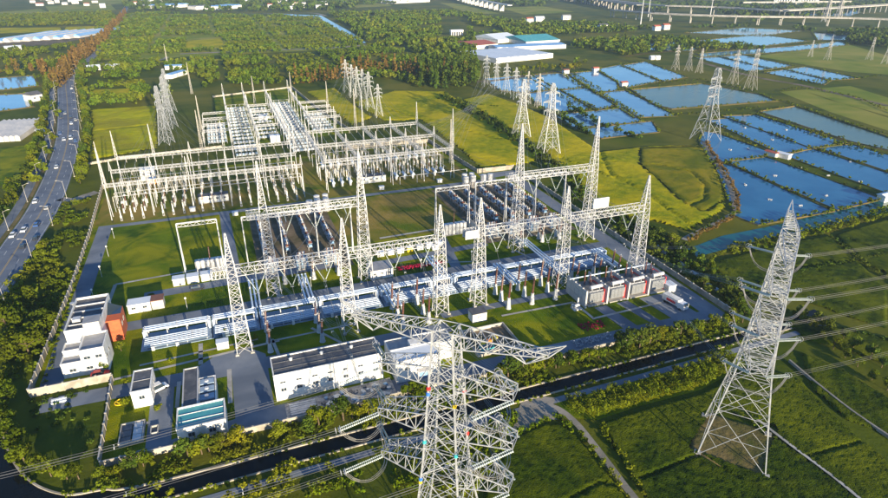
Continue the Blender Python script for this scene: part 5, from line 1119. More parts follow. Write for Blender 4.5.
# ---------------------------------------------------------------- vehicles
def vehicle(label, xy, rot, body='car_white', kd='car', grp='cars on the highway'):
    L, W = {'car': (4.6, 1.85), 'van': (5.2, 2.0), 'truck': (8.6, 2.4)}[kd]; t = thing(kd, label, kd, (xy[0], xy[1], .06), rot, grp); b = MB()
    if kd == 'truck':
        b.box(-L / 2, L / 2 - 2.4, -W / 2, W / 2, .9, 3.0, body).build('cargo_box', t); MB().box(L / 2 - 2.45, L / 2, -W / 2 + .05, W / 2 - .05, .6, 2.6, 'car_white').build('cab', t); MB().box(L / 2 - .3, L / 2 + .02, -W / 2 + .2, W / 2 - .2, 1.8, 2.7, 'glass_dark').build('windscreen', t)
        for s in (-1, 1): MB().box(-2.6, 1.0, s * W / 2 - .02, s * W / 2 + .02, 1.3, 2.2, 'red').build('side_stripe', t)
        xs = (-3.1, -2.1, 3.0)
    else:
        h = .85 if kd == 'car' else 1.0; pr = [(-L / 2, .3), (-L / 2, h - .05), (-L / 2 + .2, h), (L / 2 - .9, h - .02), (L / 2 - .1, h - .2), (L / 2, .35)]
        n = len(pr)
        for s in (-1, 1): b.v += [(x, s * W / 2, z) for x, z in pr]
        b.mi(body); b.f += [tuple(range(n - 1, -1, -1)), tuple(range(n, 2 * n))] + [(i, (i + 1) % n, n + (i + 1) % n, n + i) for i in range(n)]; b.m = [0] * len(b.f); b.build('body', t)
        ca = MB(); h2 = 1.45 if kd == 'car' else 2.05; x0, x1 = (-L / 2 + .35, L / 2 - 1.3) if kd == 'car' else (-L / 2 + .05, L / 2 - .9)
        lo = [(x0, -W / 2 + .08), (x1, -W / 2 + .08), (x1, W / 2 - .08), (x0, W / 2 - .08)]; up = [(x0 + .45, -W / 2 + .25), (x1 - .75, -W / 2 + .25), (x1 - .75, W / 2 - .25), (x0 + .45, W / 2 - .25)]
        ca.v = [(x, y, h - .02) for x, y in lo] + [(x, y, h2 - .06) for x, y in up]; ca.mi('glass_dark'); ca.f = [(0, 1, 5, 4), (1, 2, 6, 5), (2, 3, 7, 6), (3, 0, 4, 7)]; ca.m = [0] * 4; ca.build('windows', t)
        MB().box(up[0][0] - .03, up[1][0] + .03, up[0][1] - .03, up[2][1] + .03, h2 - .06, h2, body).build('roof', t); xs = (-L / 2 + .85, L / 2 - .85)
    for x in xs:
        for s in (-1, 1): MB().tube((x, s * (W / 2 - .22), .33), (x, s * (W / 2 + .01), .33), .33 if kd != 'truck' else .48, None, 10, 'tyre').build('wheel', t)
    return t
HL = [Vector((*p, 0)) for p in HW]
def on_road(px, d):
    i = min(range(len(HL)), key=lambda k: (HL[k] - Vector((*px, 0))).length); a = HL[max(0, i - 1)]; b = HL[min(len(HL) - 1, i + 1)]; t = (b - a).normalized(); c = HL[i] + t * (Vector((*px, 0)) - HL[i]).dot(t); n = Vector((-t.y, t.x, 0)); c = c + n * d; return (c.x, c.y), math.atan2(t.y, t.x) + (math.pi if d > 0 else 0)
CARS = [(7, 262, 4.7, 'car_white', 'white car nearest the left edge of the highway'), (17, 236, 4.7, 'car_white', 'white car in the outer lane, second from the left edge'), (25, 231, 1.8, 'car_white', 'white car in the inner lane abreast of another white car'), (23, 247, -2.0, 'car_dark', 'dark car nearest the left edge on the right-hand carriageway'),
        (44, 238, -5.0, 'car_dark', 'dark car in the outer right lane by the shaded verge'), (41, 225, -1.8, 'car_blue', 'blue car in shade on the right-hand carriageway'), (44, 209, -1.8, 'car_grey', 'grey car beside the access road mouth'), (38, 202, 4.7, 'car_white', 'white car beside the access road mouth'),
        (57, 168, 1.8, 'car_white', 'white car alone on the bend above the access road'), (63, 134, 4.6, 'car_blue', 'blue car in the outer left lane mid-road'), (66, 140, 1.8, 'car_white', 'white car mid-road left of the van'), (64, 118, 4.6, 'car_dark', 'dark car in the upper road, left lane'),
        (71, 118, -1.8, 'car_dark', 'dark car in the upper road, inner right lane'), (73, 121, -4.8, 'car_grey', 'grey car in the upper road, outer right lane'), (74, 142, -5, 'car_blue', 'blue car beside the van in the outer right lane'), (72, 124, -2, 'car_white', 'white car in the upper road, inner right lane'),
        (66, 114, 1.8, 'car_grey', 'grey car in the upper road before the trees'), (72, 89, -4.6, 'car_white', 'white car far up where the road bends')]

CP = [(-165.1, 200.1), (-177.0, 224.2), (-177.0, 229.3), (-167.6, 213.4), (-164.6, 222.1), (-174.2, 235.8), (-184.5, 254.7), (-192.9, 263.8), (-215.3, 317.0), (-255.7, 392.1), (-244.7, 376.7), (-282.4, 439.4), (-277.2, 439.4), (-270.3, 429.7), (-236.8, 371.8), (-265.7, 420.5), (-288.7, 452.8), (-343.4, 557.1)]
for p, c in zip(CP, CARS): xy, a = on_road(p, c[2]); vehicle(c[4], xy, a, c[3])
xy, a = on_road((-243.6, 379.2), -2); vehicle('white van mid-road in the inner right lane', xy, a, 'car_white', 'van'); xy, a = on_road((-400.1, 657.0), 3); vehicle('white lorry far up the road at the bend', xy, a, 'car_white', 'truck')
vehicle('white and red box lorry parked beside the transformers', tuple(S(134, -22))[:2], ANG - R(80), 'white_wall', 'truck', 'parked vehicles'); vehicle('dark car parked on the path behind the crimson strip', tuple(S(-13, 44.5))[:2], ANG, 'car_dark', 'car', 'parked vehicles')
vehicle('white van parked before the narrow white block', tuple(S(-22.5, -10))[:2], ANG + .5, 'car_white', 'van', 'parked vehicles'); vehicle('small red car parked at the foot of the office block', tuple(S(-37.5, 2.4))[:2], ANG, 'red', 'car', 'parked vehicles')
# street lamps
def lamp_fn(loc, rot, label, group):
    t = thing('street_lamp', label, 'street lamp', loc, rot, group); MB().tube((0, 0, 0), (0, 0, 8.6), .09, .06, 6, 'steel_old').build('pole', t); MB().tube((0, 0, 8.4), (2.0, 0, 9.2), .06, .05, 6, 'steel_old').build('arm', t); MB().box(1.9, 2.7, -.15, .15, 9.1, 9.25, 'steel_old').build('lamp_head', t); MB().box(-.3, .3, -.3, .3, 0, .4, 'concrete').build('base', t); return t
lamp = Repeat(lamp_fn)
for d, side, lb in ((8.1, 'far', 'street lamp on the left verge of the highway'), (-8.2, 'near', 'street lamp on the right verge of the highway')):
    for ip, p in enumerate(along(off(HW[3:52], d), 36)):
        i = min(range(len(HL)), key=lambda k: (HL[k] - Vector((*p, 0))).length); a = HL[i + 1] - HL[i]; r = math.atan2(a.y, a.x) + (-math.pi / 2 if d > 0 else math.pi / 2); lamp((p[0], p[1], 0), r, nth(ip + 1) + ' ' + lb.replace(' on', ' from the near end on'), lb + 's')
# garden lamps inside the substation
def small_fn(loc, rot, label, group):
    t = thing('path_lamp', label, 'lamp', loc, rot, group); MB().tube((0, 0, 0), (0, 0, 4), .09, .06, 6, 'steel_white').build('pole', t); MB().lathe((0, 0, 0), [(.1, 3.9), (.32, 4.0), (.34, 4.4), (.1, 4.6)], 8, 'white_wall').build('globe', t); return t
sl = Repeat(small_fn)
for i in range(9): sl(S(-36 + i * 20, 31.2), 0, nth(i + 1) + ' low globe lamp from the left along the back service road', 'globe lamps by the back road')
for i in range(6): sl(S(-45.2, 12 + i * 18), 0, nth(i + 1) + ' low globe lamp from the near end of the left service road', 'globe lamps by the left road')
# ---------------------------------------------------------------- farm buildings, warehouses, far houses
def shed(name, label, a, b, d, h, roof, wall='white_wall', grp=None, ridge=.18, bays=1, wz=None):
    """gabled shed with its long axis from a to b, depth d; roof split in bays"""
    a, b = Vector((*a, 0)), Vector((*b, 0)); L = (b - a).length; rot = math.atan2((b - a).y, (b - a).x)
    t = thing(name, label, {'warehouse': 'warehouse', 'greenhouse': 'greenhouse'}.get(name, 'building'), a, rot, grp); bw = L / bays
    for i in range(bays):
        x0, x1 = i * bw + .04, (i + 1) * bw - .04
        MB().box(x0 + .1, x1 - .1, .1, d - .1, 0, h, wall).build('wall', t)
        r = MB(); r.mi(roof); rz = h + d * ridge if bays == 1 else h + bw * ridge
        if bays == 1: r.v = [(x0 - .4, -.5, h + .01), (x1 + .4, -.5, h + .01), (x1 + .4, d + .5, h + .01), (x0 - .4, d + .5, h + .01), (x0 - .4, d / 2, rz), (x1 + .4, d / 2, rz)]; r.f = [(0, 1, 5, 4), (2, 3, 4, 5), (1, 2, 5), (3, 0, 4), (3, 2, 1, 0)]
        else: xm = (x0 + x1) / 2; r.v = [(x0, -.3, h + .01), (xm, -.3, rz), (x1, -.3, h + .01), (x0, d + .3, h + .01), (xm, d + .3, rz), (x1, d + .3, h + .01)]; r.f = [(0, 1, 4, 3), (1, 2, 5, 4), (0, 2, 1), (3, 4, 5), (0, 3, 5, 2)]
        r.m = [0] * 5; r.build('roof', t)
    n = max(2, int(L / 6))
    if wz:
        for i in range(n): win(t, L * (i + .5) / n, h * .55, min(1.6, L / n * .4), h * .25, .1)
    return t
PT = lambda *a: a
WA = [(61.0, 720.5), (135.7, 768.0), (71.2, 832.4), (170.1, 865.6), (44.1, 854.3), (76.2, 877.3), (80.3, 927.0), (116.2, 954.0), (118.8, 901.5), (173.3, 931.0)]
shed('warehouse', 'wide warehouse with blue-white striped roof beside the first pond', WA[0], WA[1], 78, 5.5, 'roof_white', 'white_wall', 'warehouses by the wood', .05, 8)
shed('warehouse', 'long low warehouse with pale blue roof behind the striped one', WA[2], WA[3], 30, 5, 'roof_blue', 'white_wall', 'warehouses by the wood', .05)
shed('warehouse', 'small dull red roofed warehouse at the left of the group', WA[4], WA[5], 60, 5, 'roof_red', 'white_wall', 'warehouses by the wood', .05)
shed('warehouse', 'white roofed warehouse at the back left of the group', WA[6], WA[7], 60, 5, 'roof_white', 'white_wall', 'warehouses by the wood', .1)
shed('warehouse', 'teal roofed warehouse at the back of the group', WA[8], WA[9], 70, 5, 'roof_teal', 'white_wall', 'warehouses by the wood', .08)
SH = [(-310.7, 456.3), (-309.6, 463.4), (-386.7, 663.9), (-376.2, 671.0), (-370.8, 671.0), (-358.3, 674.6), (-593.3, 837.8), (-577.4, 848.7), (-306.0, 671.0), (-263.8, 612.1), (-242.1, 309.8), (-241.1, 311.6), (190.5, 342.5), (193.9, 336.3), (195.5, 338.3), (199.4, 332.3), (208.1, 262.5), (219.5, 267.9), (-312.6, 716.4), (-290.7, 732.9)]
shed('farm_house', 'pond-side house with dark blue roof left of the highway', (-342.2, 498.0), (-338.2, 506.3), 12, 5, 'roof_dark', 'white_wall', 'houses by the highway', .2, 1, True)
shed('farm_house', 'white long shed at the road junction, left of the two', SH[2], SH[3], 10, 4, 'roof_white', 'white_wall', 'sheds at the junction', .15, 1, True); shed('farm_house', 'white long shed at the road junction, right of the two', SH[4], SH[5], 10, 4, 'roof_white', 'white_wall', 'sheds at the junction', .15, 1, True)
shed('farm_house', 'white long shed among trees near the left edge', SH[6], SH[7], 12, 4, 'roof_white', 'white_wall', 'sheds at the left edge', .15, 1, True)
shed('workshop', 'blue roofed workshop behind the three overlapping pylons', SH[8], (SH[8][0] + 18, SH[8][1] + 3), 9, 4, 'roof_blue', 'white_wall', 'blue workshops', .12); shed('workshop', 'blue roofed workshop wing end-on behind the pylons', (SH[9][0] - 10, SH[9][1]), (SH[9][0] - 6, SH[9][1] + 30), 8, 4, 'roof_blue', 'white_wall', 'blue workshops', .12)
shed('pond_shed', 'red roofed shed on the dike between fish ponds', SH[12], SH[13], 3.5, 2.6, 'roof_red', 'white_wall', 'sheds on the fish pond dikes', .2); shed('pond_shed', 'white shed on the dike between fish ponds', SH[14], SH[15], 3.5, 2.8, 'roof_white', 'white_wall', 'sheds on the fish pond dikes', .2); shed('pond_shed', 'white shed on the canal dike at the right edge', SH[16], SH[17], 4, 3, 'roof_white', 'white_wall', 'sheds on the fish pond dikes', .2)
for i, (p, lb) in enumerate(zip([(161.3, 657.0), (167.1, 567.4), (126.6, 643.6), (252.1, 750.1), (258.1, 750.1)], ('small brick hut on the dike between far ponds', 'small red hut where three far dikes meet', 'small hut on the track corner by the far ponds', 'white hut on the far pond bank, left of the two', 'white hut on the far pond bank, right of the two'))): shed('pond_hut', lb, p, (p[0] + 6, p[1] + 2), 5, 3.6, ['roof_red', 'roof_red', 'brown_roof', 'roof_white', 'roof_white'][i], 'white_wall', 'huts on the far dikes', .25)
GH = [(-287.2, 367.0), (-272.3, 374.2)]
shed('greenhouse', 'wide grey multi-bay greenhouse left of the highway', (GH[0][0] - 12, GH[0][1]), GH[1], 52, 3, 'plastic_film', 'plastic_film', 'greenhouses', .3, 9)
shed('farm_house', 'small pale shed between the greenhouse and the highway', (-266.2, 384.3), (-263.9, 386.9), 8, 3, 'roof_white', 'white_wall', 'houses by the highway', .2)
for i in range(9):
    p = [(-662.1, 933.6), (-653.7, 939.0), (-643.9, 947.1), (-633.9, 955.4), (-623.8, 963.8), (-613.5, 972.3), (-603.0, 981.0), (-594.0, 992.8), (-584.9, 1004.9)][i]; shed('greenhouse', ['first', 'second', 'third', 'fourth', 'fifth', 'sixth', 'seventh', 'eighth', 'last'][i] + ' from the left edge in the far row of film tunnels', p, (p[0] + 5, p[1] + 130), 12, 2.6, 'plastic_film' if i % 2 else 'roof_blue', 'plastic_film', 'film tunnels', .3)
hs_me = {}
def house(label, xy, rot, w, d, h, roof, grp, wall='white_wall'):
    t = thing('house', label, 'house', (xy[0], xy[1], 0), rot, grp); MB().box(0, w, 0, d, 0, h, wall).build('wall', t); b = MB(); b.v = [(-.5, -.6, h + .01), (w + .5, -.6, h + .01), (w + .5, d + .6, h + .01), (-.5, d + .6, h + .01), (-.5, d / 2, h + d * .28), (w + .5, d / 2, h + d * .28)]; b.mi(roof); b.f = [(0, 1, 5, 4), (2, 3, 4, 5), (1, 2, 5), (3, 0, 4), (3, 2, 1, 0)]; b.m = [0] * 5; b.build('roof', t)
    for i in range(3):
        for k in range(2):
            MB().box(w * (i + .3) / 3, w * (i + .7) / 3, -.06, .02, h * (.15 + .45 * k), h * (.38 + .45 * k), 'glass_dark').build('window', t)
VIL = [([(-1257.3, 2031.8), (-1271.6, 2093.2), (-1179.0, 1973.8), (-1266.5, 2158.4), (-1181.1, 2031.8), (-1388.1, 2301.5), (-1382.7, 2227.7), (-1278.5, 2227.7), (-1353.3, 2093.2), (-1225.1, 1918.9), (-1081.0, 1918.9), (-1150.6, 2093.2), (-1449.1, 2301.5), (-979.7, 1817.6)], 'white far house in the hamlet at the top left', 'houses in the top left hamlet'), ([(-501.3, 1817.6), (-533.4, 2031.8), (-444.2, 1770.8), (-469.1, 1973.8), (-410.1, 1817.6), (-444.6, 2093.2), (-355.4, 1770.8), (-376.5, 1973.8), (-548.9, 2227.7), (-498.6, 2301.5), (-390.7, 2158.4), (-594.9, 2093.2), (-597.6, 2227.7), (-479.4, 1866.9), (-498.5, 2158.4), (-396.4, 1918.9), (-437.8, 2227.7), (-324.3, 1918.9), (-330.2, 2093.2), (-417.1, 1726.3), (-438.3, 1973.8)], 'white far house in the village at the top centre', 'houses in the top centre village'),
       ([(-685.2, 1973.8), (-613.9, 1866.9), (-650.5, 2093.2), (-516.4, 1770.8)], 'white far house left of the village at the top centre', 'houses left of the village'), ([(-963.0, 1973.8), (-865.8, 1817.6), (-939.8, 2031.8), (-863.0, 2093.2), (-774.7, 2031.8)], 'pale far house beyond the brown tree row', 'houses beyond the brown trees'), ([(170.5, 1298.0), (192.6, 1323.5), (258.9, 1377.4), (283.6, 1143.3)], 'small white house among the woods right of the warehouses', 'houses in the right wood'), ([(377.4, 1124.0), (400.0, 1143.3)], 'white house with red roof below the viaduct', 'houses below the viaduct')]
for P, lb, g in VIL:
    for i, p in enumerate(sorted(P)): house(nth(i + 1) + ' from the left, ' + lb, p, R(20 + 8 * math.sin(i * 3)), random.uniform(12, 20), 9, random.uniform(6, 9), ['roof_red', 'roof_white', 'roof_grey', 'roof_dark'][i % 4 if 'red' not in lb else 0], g)
for p, q, lb, m in [((-788.5, 1770.8), (-742.5, 1866.9), 'far long blue-roofed factory at the top left', 'roof_blue'), ((-595.9, 1726.3), (-575.3, 1817.6), 'far blue-roofed factory left of the village', 'roof_blue'), ((-671.7, 1726.3), (-633.1, 1770.8), 'far grey-roofed factory at the top left', 'roof_grey'), ((-171.5, 2031.8), (-47.2, 2158.4), 'far pale-roofed greenhouse block at the top centre', 'roof_white'), ((-961.0, 2093.2), (-945.0, 2227.7), 'far white-roofed factory at the very top', 'roof_white')]: shed('factory', lb, p, q, 45, 8, m, 'white_wall', 'far factories', .1, 4)
t = thing('gatehouse', 'white pillared toll house on the far road right of centre', 'building', (*(11.6, 1036.4), 0), R(20)); MB().box(0, 22, 0, 8, 6, 9, 'white_wall').build('roof', t)
for i in range(6): MB().box(.6 + i * 4, 1.8 + i * 4, 1, 7, 0, 5.99, 'white_wall').build('pillar', t)
# ---------------------------------------------------------------- viaducts and truss bridge
def viaduct(label, line, z, w, step, m='concrete', grp='viaducts', pier=2.2, traffic=False):
    L = along(line, step); t = thing('viaduct', label, 'viaduct', (L[0][0], L[0][1], 0), 0, grp); o = Vector((*L[0], 0)); Z = z
    for a, b in zip(L, L[1:]):
        a, b = Vector((*a, 0)) - o, Vector((*b, 0)) - o; d = (b - a).normalized(); n = Vector((-d.y, d.x, 0)) * (w / 2); k = MB(); k.mi(m)
        v = [a + n, a - n, b - n, b + n]; k.v = [(*p[:2], Z) for p in v] + [(*p[:2], Z + 1.6) for p in v]; k.f = [(3, 2, 1, 0), (4, 5, 6, 7), (0, 1, 5, 4), (1, 2, 6, 5), (2, 3, 7, 6), (3, 0, 4, 7)]; k.m = [0] * 6
        k.tube(a + n + Vector((0, 0, Z + 2.1)), b + n + Vector((0, 0, Z + 2.1)), .5, None, 4, m); k.tube(a - n + Vector((0, 0, Z + 2.1)), b - n + Vector((0, 0, Z + 2.1)), .5, None, 4, m); k.build('deck_span', t)
        p = MB()
        for s in (-.55, .55): p.tube(a + n * s, a + n * s + Vector((0, 0, Z - 1.2)), pier * .5, None, 8, m)
        p.tube(a + n * .9 + Vector((0, 0, Z - .7)), a - n * .9 + Vector((0, 0, Z - .7)), pier * .5, None, 4, m); p.build('pier', t)
    return t
viaduct('nearer concrete viaduct on pillars crossing at the top right', [(388.5, 1466.8), (443.8, 1349.9), (521.1, 1285.7), (606.2, 1249.9), (699.0, 1238.3), (795.6, 1205.0), (883.6, 1143.3)], 14, 16, 42)
viaduct('farther highway viaduct rising behind the pillared viaduct', [(249.4, 2868.8), (387.4, 2464.3), (460.9, 2093.2), (501.3, 1817.6), (545.0, 1604.9), (666.0, 1532.8), (745.7, 1406.0), (911.6, 1499.1), (1205.6, 1683.9)], 16, 22, 55)
viaduct('white railway viaduct on close piers at the top centre', [(4.1, 2651.5), (82.6, 2031.8), (148.1, 1683.9), (171.6, 1604.9)], 16, 12, 55, 'white_wall', pier=6)
viaduct('far railway viaduct on close piers left of the highway', [(413.2, 2554.6), (444.6, 2093.2), (466.5, 1770.8), (494.5, 1604.9)], 17, 14, 45, 'concrete', pier=4)
t = thing('truss_bridge', 'far steel truss bridge over the river at the top right', 'bridge', (*(871.1, 1866.9), 0), 0); a = Vector((*(871.1, 1866.9), 0)); b = Vector((*(1219.1, 1918.9), 0)); d = b - a
MB().tube(Vector((0, 0, 12)), d + Vector((0, 0, 12)), 3, None, 4, 'concrete').build('deck', t)
for s0, s1 in ((.28, .47), (.50, .69)):
    k = MB(); n = 8; pts = []
    for i in range(n + 1):
        f = s0 + (s1 - s0) * i / n; pts.append((d * f + Vector((0, 0, 14)), d * f + Vector((0, 0, 14 + 26 * min(1, 3.2 * (i / n) * (1 - i / n) + .1)))))
    for (l0, u0), (l1, u1) in zip(pts, pts[1:]): k.bar(u0, u1, 2.4, 'steel_white'); k.bar(l0, u1, 1.6, 'steel_white'); k.bar(l1, u0, 1.6, 'steel_white'); k.bar(l1, u1, 1.6, 'steel_white')
    k.build('truss', t)
for f in (.1, .28, .485, .69, .85): MB().tube(d * f, d * f + Vector((0, 0, 11)), 3, None, 8, 'concrete').build('pier', t)
for p, H, lb in zip([(368.5, 1183.7), (471.7, 1466.8), (615.0, 1466.8)], (50, 40, 36), ('tall plain white mast at the left end of the viaduct', 'white mast behind the viaduct', 'thin mast near the far viaduct')): tag(MB().tube((0, 0, 0), (0, 0, H), 1.2, .6, 8, 'steel_white').tube((-3, 0, H), (3, 0, H), .4, None, 6, 'steel_white').build('light_mast'), lb, 'mast').location = (*p, 0)
far_pylon('huge far pylon behind the viaduct, left of the two', (797.6, 1323.5), 75, R(20), bw=.7, wide=.14, m='steel_old', grp='far pylons behind the viaduct'); far_pylon('huge far pylon behind the viaduct, right of the two', (892.4, 1435.8), 75, R(20), bw=.7, wide=.14, m='steel_old', grp='far pylons behind the viaduct')

# paddle aerators floating on the fish ponds
def aer_fn(loc, rot, label, group):
    t = thing('pond_aerator', label, 'aerator', loc, rot, group)
    for s in (-1, 1): MB().tube((-1.0, s * .7, .1), (1.0, s * .7, .1), .2, None, 6, 'white_wall').build('float', t)
    MB().box(-.4, .4, -.8, .8, .3, .7, 'steel_white').build('motor', t)
    for s in (-1, 1): MB().tube((0, s * 1.0, .35), (0, s * 1.3, .35), .5, None, 8, 'steel_white').build('paddle_wheel', t)
    return t
aer = Repeat(aer_fn)
for i, p in enumerate(sorted([(209.6, 408.7), (235.2, 403.0), (212.4, 376.7), (187.0, 355.5), (174.9, 353.2), (198.0, 317.0), (232.9, 328.3), (205.3, 302.9), (216.2, 293.0), (177.0, 302.9), (173.3, 280.7), (186.3, 272.0), (154.3, 288.3), (156.2, 266.5), (166.3, 258.5)], key=lambda p: p[0])): aer((p[0], p[1], .08), i * .9, nth(i + 1) + ' white aerator from the left on the near fish ponds', 'white pond aerators', (.7, .7, .7))

# ---------------------------------------------------------------- trees one by one
def row(pts, kinds, lo, hi, fmt, grp, rnd=1.0):
    k = 0
    for p in pts:
        if random.random() > rnd: continue
        k += 1; tree(random.choice(kinds), tuple(p)[:2], random.uniform(lo, hi), fmt % nth(k), grp)
row(along(Sp((-33, -38), (6, -38.8), (60, -38.4), (148, -37.4)), 2.3, .8), ['yellow', 'yellow', 'round', 'dark'], .4, 1.2, '%s tree from the left between the front wall and the canal', 'trees along the front wall', .86)
row(along([(-113.0, 120.8), (-107.5, 113.4), (-100.6, 105.9), (-94.2, 100.3), (-87.6, 96.2), (-81.5, 94.0), (-76.5, 95.1)], 3.2, .6), ['yellow', 'round', 'round'], .65, 1.1, '%s tree round the inside of the canal bend at lower left', 'trees on the canal bend')
SUVv = lambda p: -(p[0] - OX) * SA + (p[1] - OY) * CA
row([p for p in along(off(HW[6:56], -12.0), 6.0, .8)[3:] if not 95 < SUVv(p) < 180], ['round', 'round', 'yellow', 'dark'], .65, 1.4, '%s tree from the near end, right side of the highway', 'trees right of the highway')
row(along(off(HW[10:60], 14.8), 5.6, .8), ['round', 'yellow', 'dark'], .6, 1.35, '%s tree from the near end, left side of the highway', 'trees left of the highway')
row(along([(-367.9, 583.4), (-443.2, 750.1), (-501.7, 907.8), (-645.8, 1249.9), (-784.5, 1568.1)], 11, 2.5), ['conifer'], 1.3, 1.8, '%s russet conifer from the near end along the far road', 'russet conifers by the far road')
row(sorted([tuple(p) for p in scatter([[(72.9, 251.0), (85.1, 236.9), (94.9, 205.2), (100.3, 178.5), (100.0, 165.2), (93.8, 161.6), (87.5, 185.7), (78.3, 214.4), (70.3, 236.9)]], 6.2)[:70]], key=lambda p: p[1]), ['dark', 'round', 'dark'], .55, .95, '%s tree from the near end of the belt beside the right wall', 'trees in the right belt')
row(along([(112.9, 160.4), (118.1, 148.0), (121.9, 132.5)], 4.6, .6), ['dark'], .6, .9, '%s hedgerow tree from the tall right pylon outwards', 'hedgerow trees at right')
row(along([(111.6, 158.0), (114.3, 137.1), (117.6, 121.6)], 4.8, .8), ['round'], .45, .75, '%s low ditch tree from the tall right pylon outwards', 'ditch trees at right')
row([(-127.5, 142.9), (-122.8, 137.1), (-131.2, 150.7), (-136.3, 160.4), (-125.4, 145.4), (-132.3, 158.0), (-137.0, 168.4), (-118.7, 140.4), (-119.9, 147.0), (-122.3, 153.5)], ['round'], 1.0, 1.5, '%s broad tree from the left edge in the shaded highway plot', 'trees in the left plot')
row([S(-42, 46), S(-37, 4), S(-35.5, 21), S(-33.5, 13), S(-30, 38), S(-27, 42)], ['round'], .45, .7, '%s small garden tree from the left beside the office block', 'garden trees by the office')
row([S(-31, -3.5), S(-30, -13), S(-22, -18), S(-20, 2), S(-5, 12), S(3.4, 6)], ['bush'], .6, 1.0, '%s clipped shrub from the left near the front buildings', 'garden shrubs')
row(along([(73.9, 643.6), (110.8, 671.0), (140.4, 671.0), (157.8, 685.5)], 9, 1.5), ['yellow'], 1.2, 1.7, '%s lit tree from the left along the far pond track', 'trees along the far pond track')
# ---------------------------------------------------------------- woods and scrub
def keep(P, f): return P[[bool(f(x, y)) for x, y in P]] if len(P) else P
WOOD = [(-677.2, 1227.0), (-787.2, 1604.9), (-552.6, 1532.8), (-434.5, 1499.1), (-291.3, 1466.8), (-221.9, 1227.0), (-152.3, 1036.4), (-112.3, 895.3), (-137.2, 859.9), (-332.4, 777.3), (-343.5, 758.9), (-421.3, 750.1)]
CLEAR = [[(-402.9, 975.2), (-356.1, 1012.6), (-305.9, 871.4), (-350.9, 843.2)]]
LANE = [(-449.0, 1568.1), (-192.3, 827.1)]
def plots(P, cu, cv, seed):
    """tree plots: each cell is tall wood, low nursery rows or open ground, with lanes between"""
    rg = np.random.default_rng(seed); K = rg.random((200, 200)); U = (P[:, 0] * CA + P[:, 1] * SA); Vv = (-P[:, 0] * SA + P[:, 1] * CA)
    k = K[(U // cu).astype(int) % 200, (Vv // cv).astype(int) % 200]; lane = (U % cu < 8) | (Vv % cv < 12); return k, lane
sheet('plantation_ground', WOOD, .02, 'field_pale')
P = scatter([WOOD], 8.0, CLEAR); P = P[seg_dist(P, LANE) > 7]; k, lane = plots(P, 86, 62, 4)
mass('plantation_wood', 'tall plots of the green plantation beyond the rear yard', P[(k > .48) & ~lane], 'leaf_forest', 3.8, 6.0, 30, 1.25)
Q = scatter([WOOD], 6.2, CLEAR, .2); k, lane = plots(Q, 86, 62, 4); mass('nursery_rows', 'low nursery rows between the tall plantation plots', Q[(k <= .48) & (k > .1) & ~lane], 'leaf_mid', 2.2, 3.2, 22, .9)
P = scatter([[(-403.5, 716.4), (-332.4, 732.9), (-302.6, 732.9), (-133.8, 837.8), (-102.3, 883.2), (-30.9, 796.5), (-3.9, 594.6), (-22.7, 572.6), (-104.5, 643.6), (-136.3, 572.6), (-219.6, 572.6), (-223.3, 542.4), (-245.7, 562.2), (-233.0, 489.9), (-280.4, 474.4), (-312.2, 523.8), (-387.2, 657.0)]], 6.6, [[(-322.8, 643.6), (-311.5, 671.0), (-238.5, 606.2), (-216.2, 532.9), (-264.7, 542.4)], [(-318.8, 542.4), (-287.4, 552.1), (-267.9, 514.9), (-297.0, 502.1)]]); k, lane = plots(P, 60, 48, 11); kk = (k > .22)
mass('belt_wood', 'dense green wood behind the rear yard and the lime field', P[kk & ~lane], 'leaf_forest', 3.7, 7.0, 52, .95); mass('belt_nursery', 'low nursery plots beside the lime field', P[~kk & ~lane], 'leaf_mid', 2.4, 3.0, 30, .8)
for p in [[(-403.3, 720.5), (-336.0, 741.4), (-332.4, 732.9), (-397.0, 708.5)], [(-324.0, 552.1), (-289.2, 559.6), (-267.9, 514.9), (-298.1, 504.2)], [(-305.9, 741.4), (-244.3, 777.3), (-240.2, 763.5), (-299.4, 724.6)]]: sheet('grass_strip', p, .03, 'rice_gold')
P = scatter([[(-281.2, 1568.1), (15.5, 1643.5), (153.3, 1273.5), (314.7, 1273.5), (357.5, 1036.4), (378.4, 920.5), (446.1, 848.7), (346.0, 837.8), (252.6, 796.5), (173.9, 732.9), (149.6, 700.7), (164.8, 883.2), (118.7, 975.2), (51.6, 947.1), (35.7, 732.9), (45.2, 657.0), (-3.9, 594.6), (-30.9, 796.5), (-105.0, 907.8), (-150.1, 1069.8), (-243.7, 1377.4)]], 11, [[(-6.8, 1435.8), (60.1, 1466.8), (37.5, 975.2), (-6.1, 947.1)], [(48.9, 1183.7), (107.1, 1205.0), (104.1, 1069.8), (48.2, 1004.9)], [(163.7, 1866.9), (397.6, 1866.9), (297.6, 1499.1), (160.8, 1435.8)], [(46.8, 975.2), (204.6, 975.2), (146.2, 700.7), (40.3, 685.5)]]); k, lane = plots(P, 120, 90, 21); P = P[(k > .14) & ~lane]
mass('right_wood', 'wide dark wood around the warehouses up to the viaduct', P, 'leaf_forest', 5.2, 9, 32, 1.8)
P = scatter([[(-28.5, 671.0), (31.7, 750.1), (38.0, 685.5), (36.6, 583.4), (-3.7, 552.1), (-22.3, 562.2)]], 8, []); mass('conifer_wood', 'dark conifer stand left of the warehouses', P, 'leaf_dark', 4.0, 15, 46, 1.3, True)
P = np.array(along([(-140.6, 583.4), (-113.8, 606.2), (-77.4, 657.0), (-34.9, 624.4), (-4.0, 606.2), (24.8, 630.7)], 4.2, 2.0)); mass('russet_conifers', 'russet conifer line behind the pylon row', P, 'leaf_brown', 3.2, 15, 50, 1.2, True)
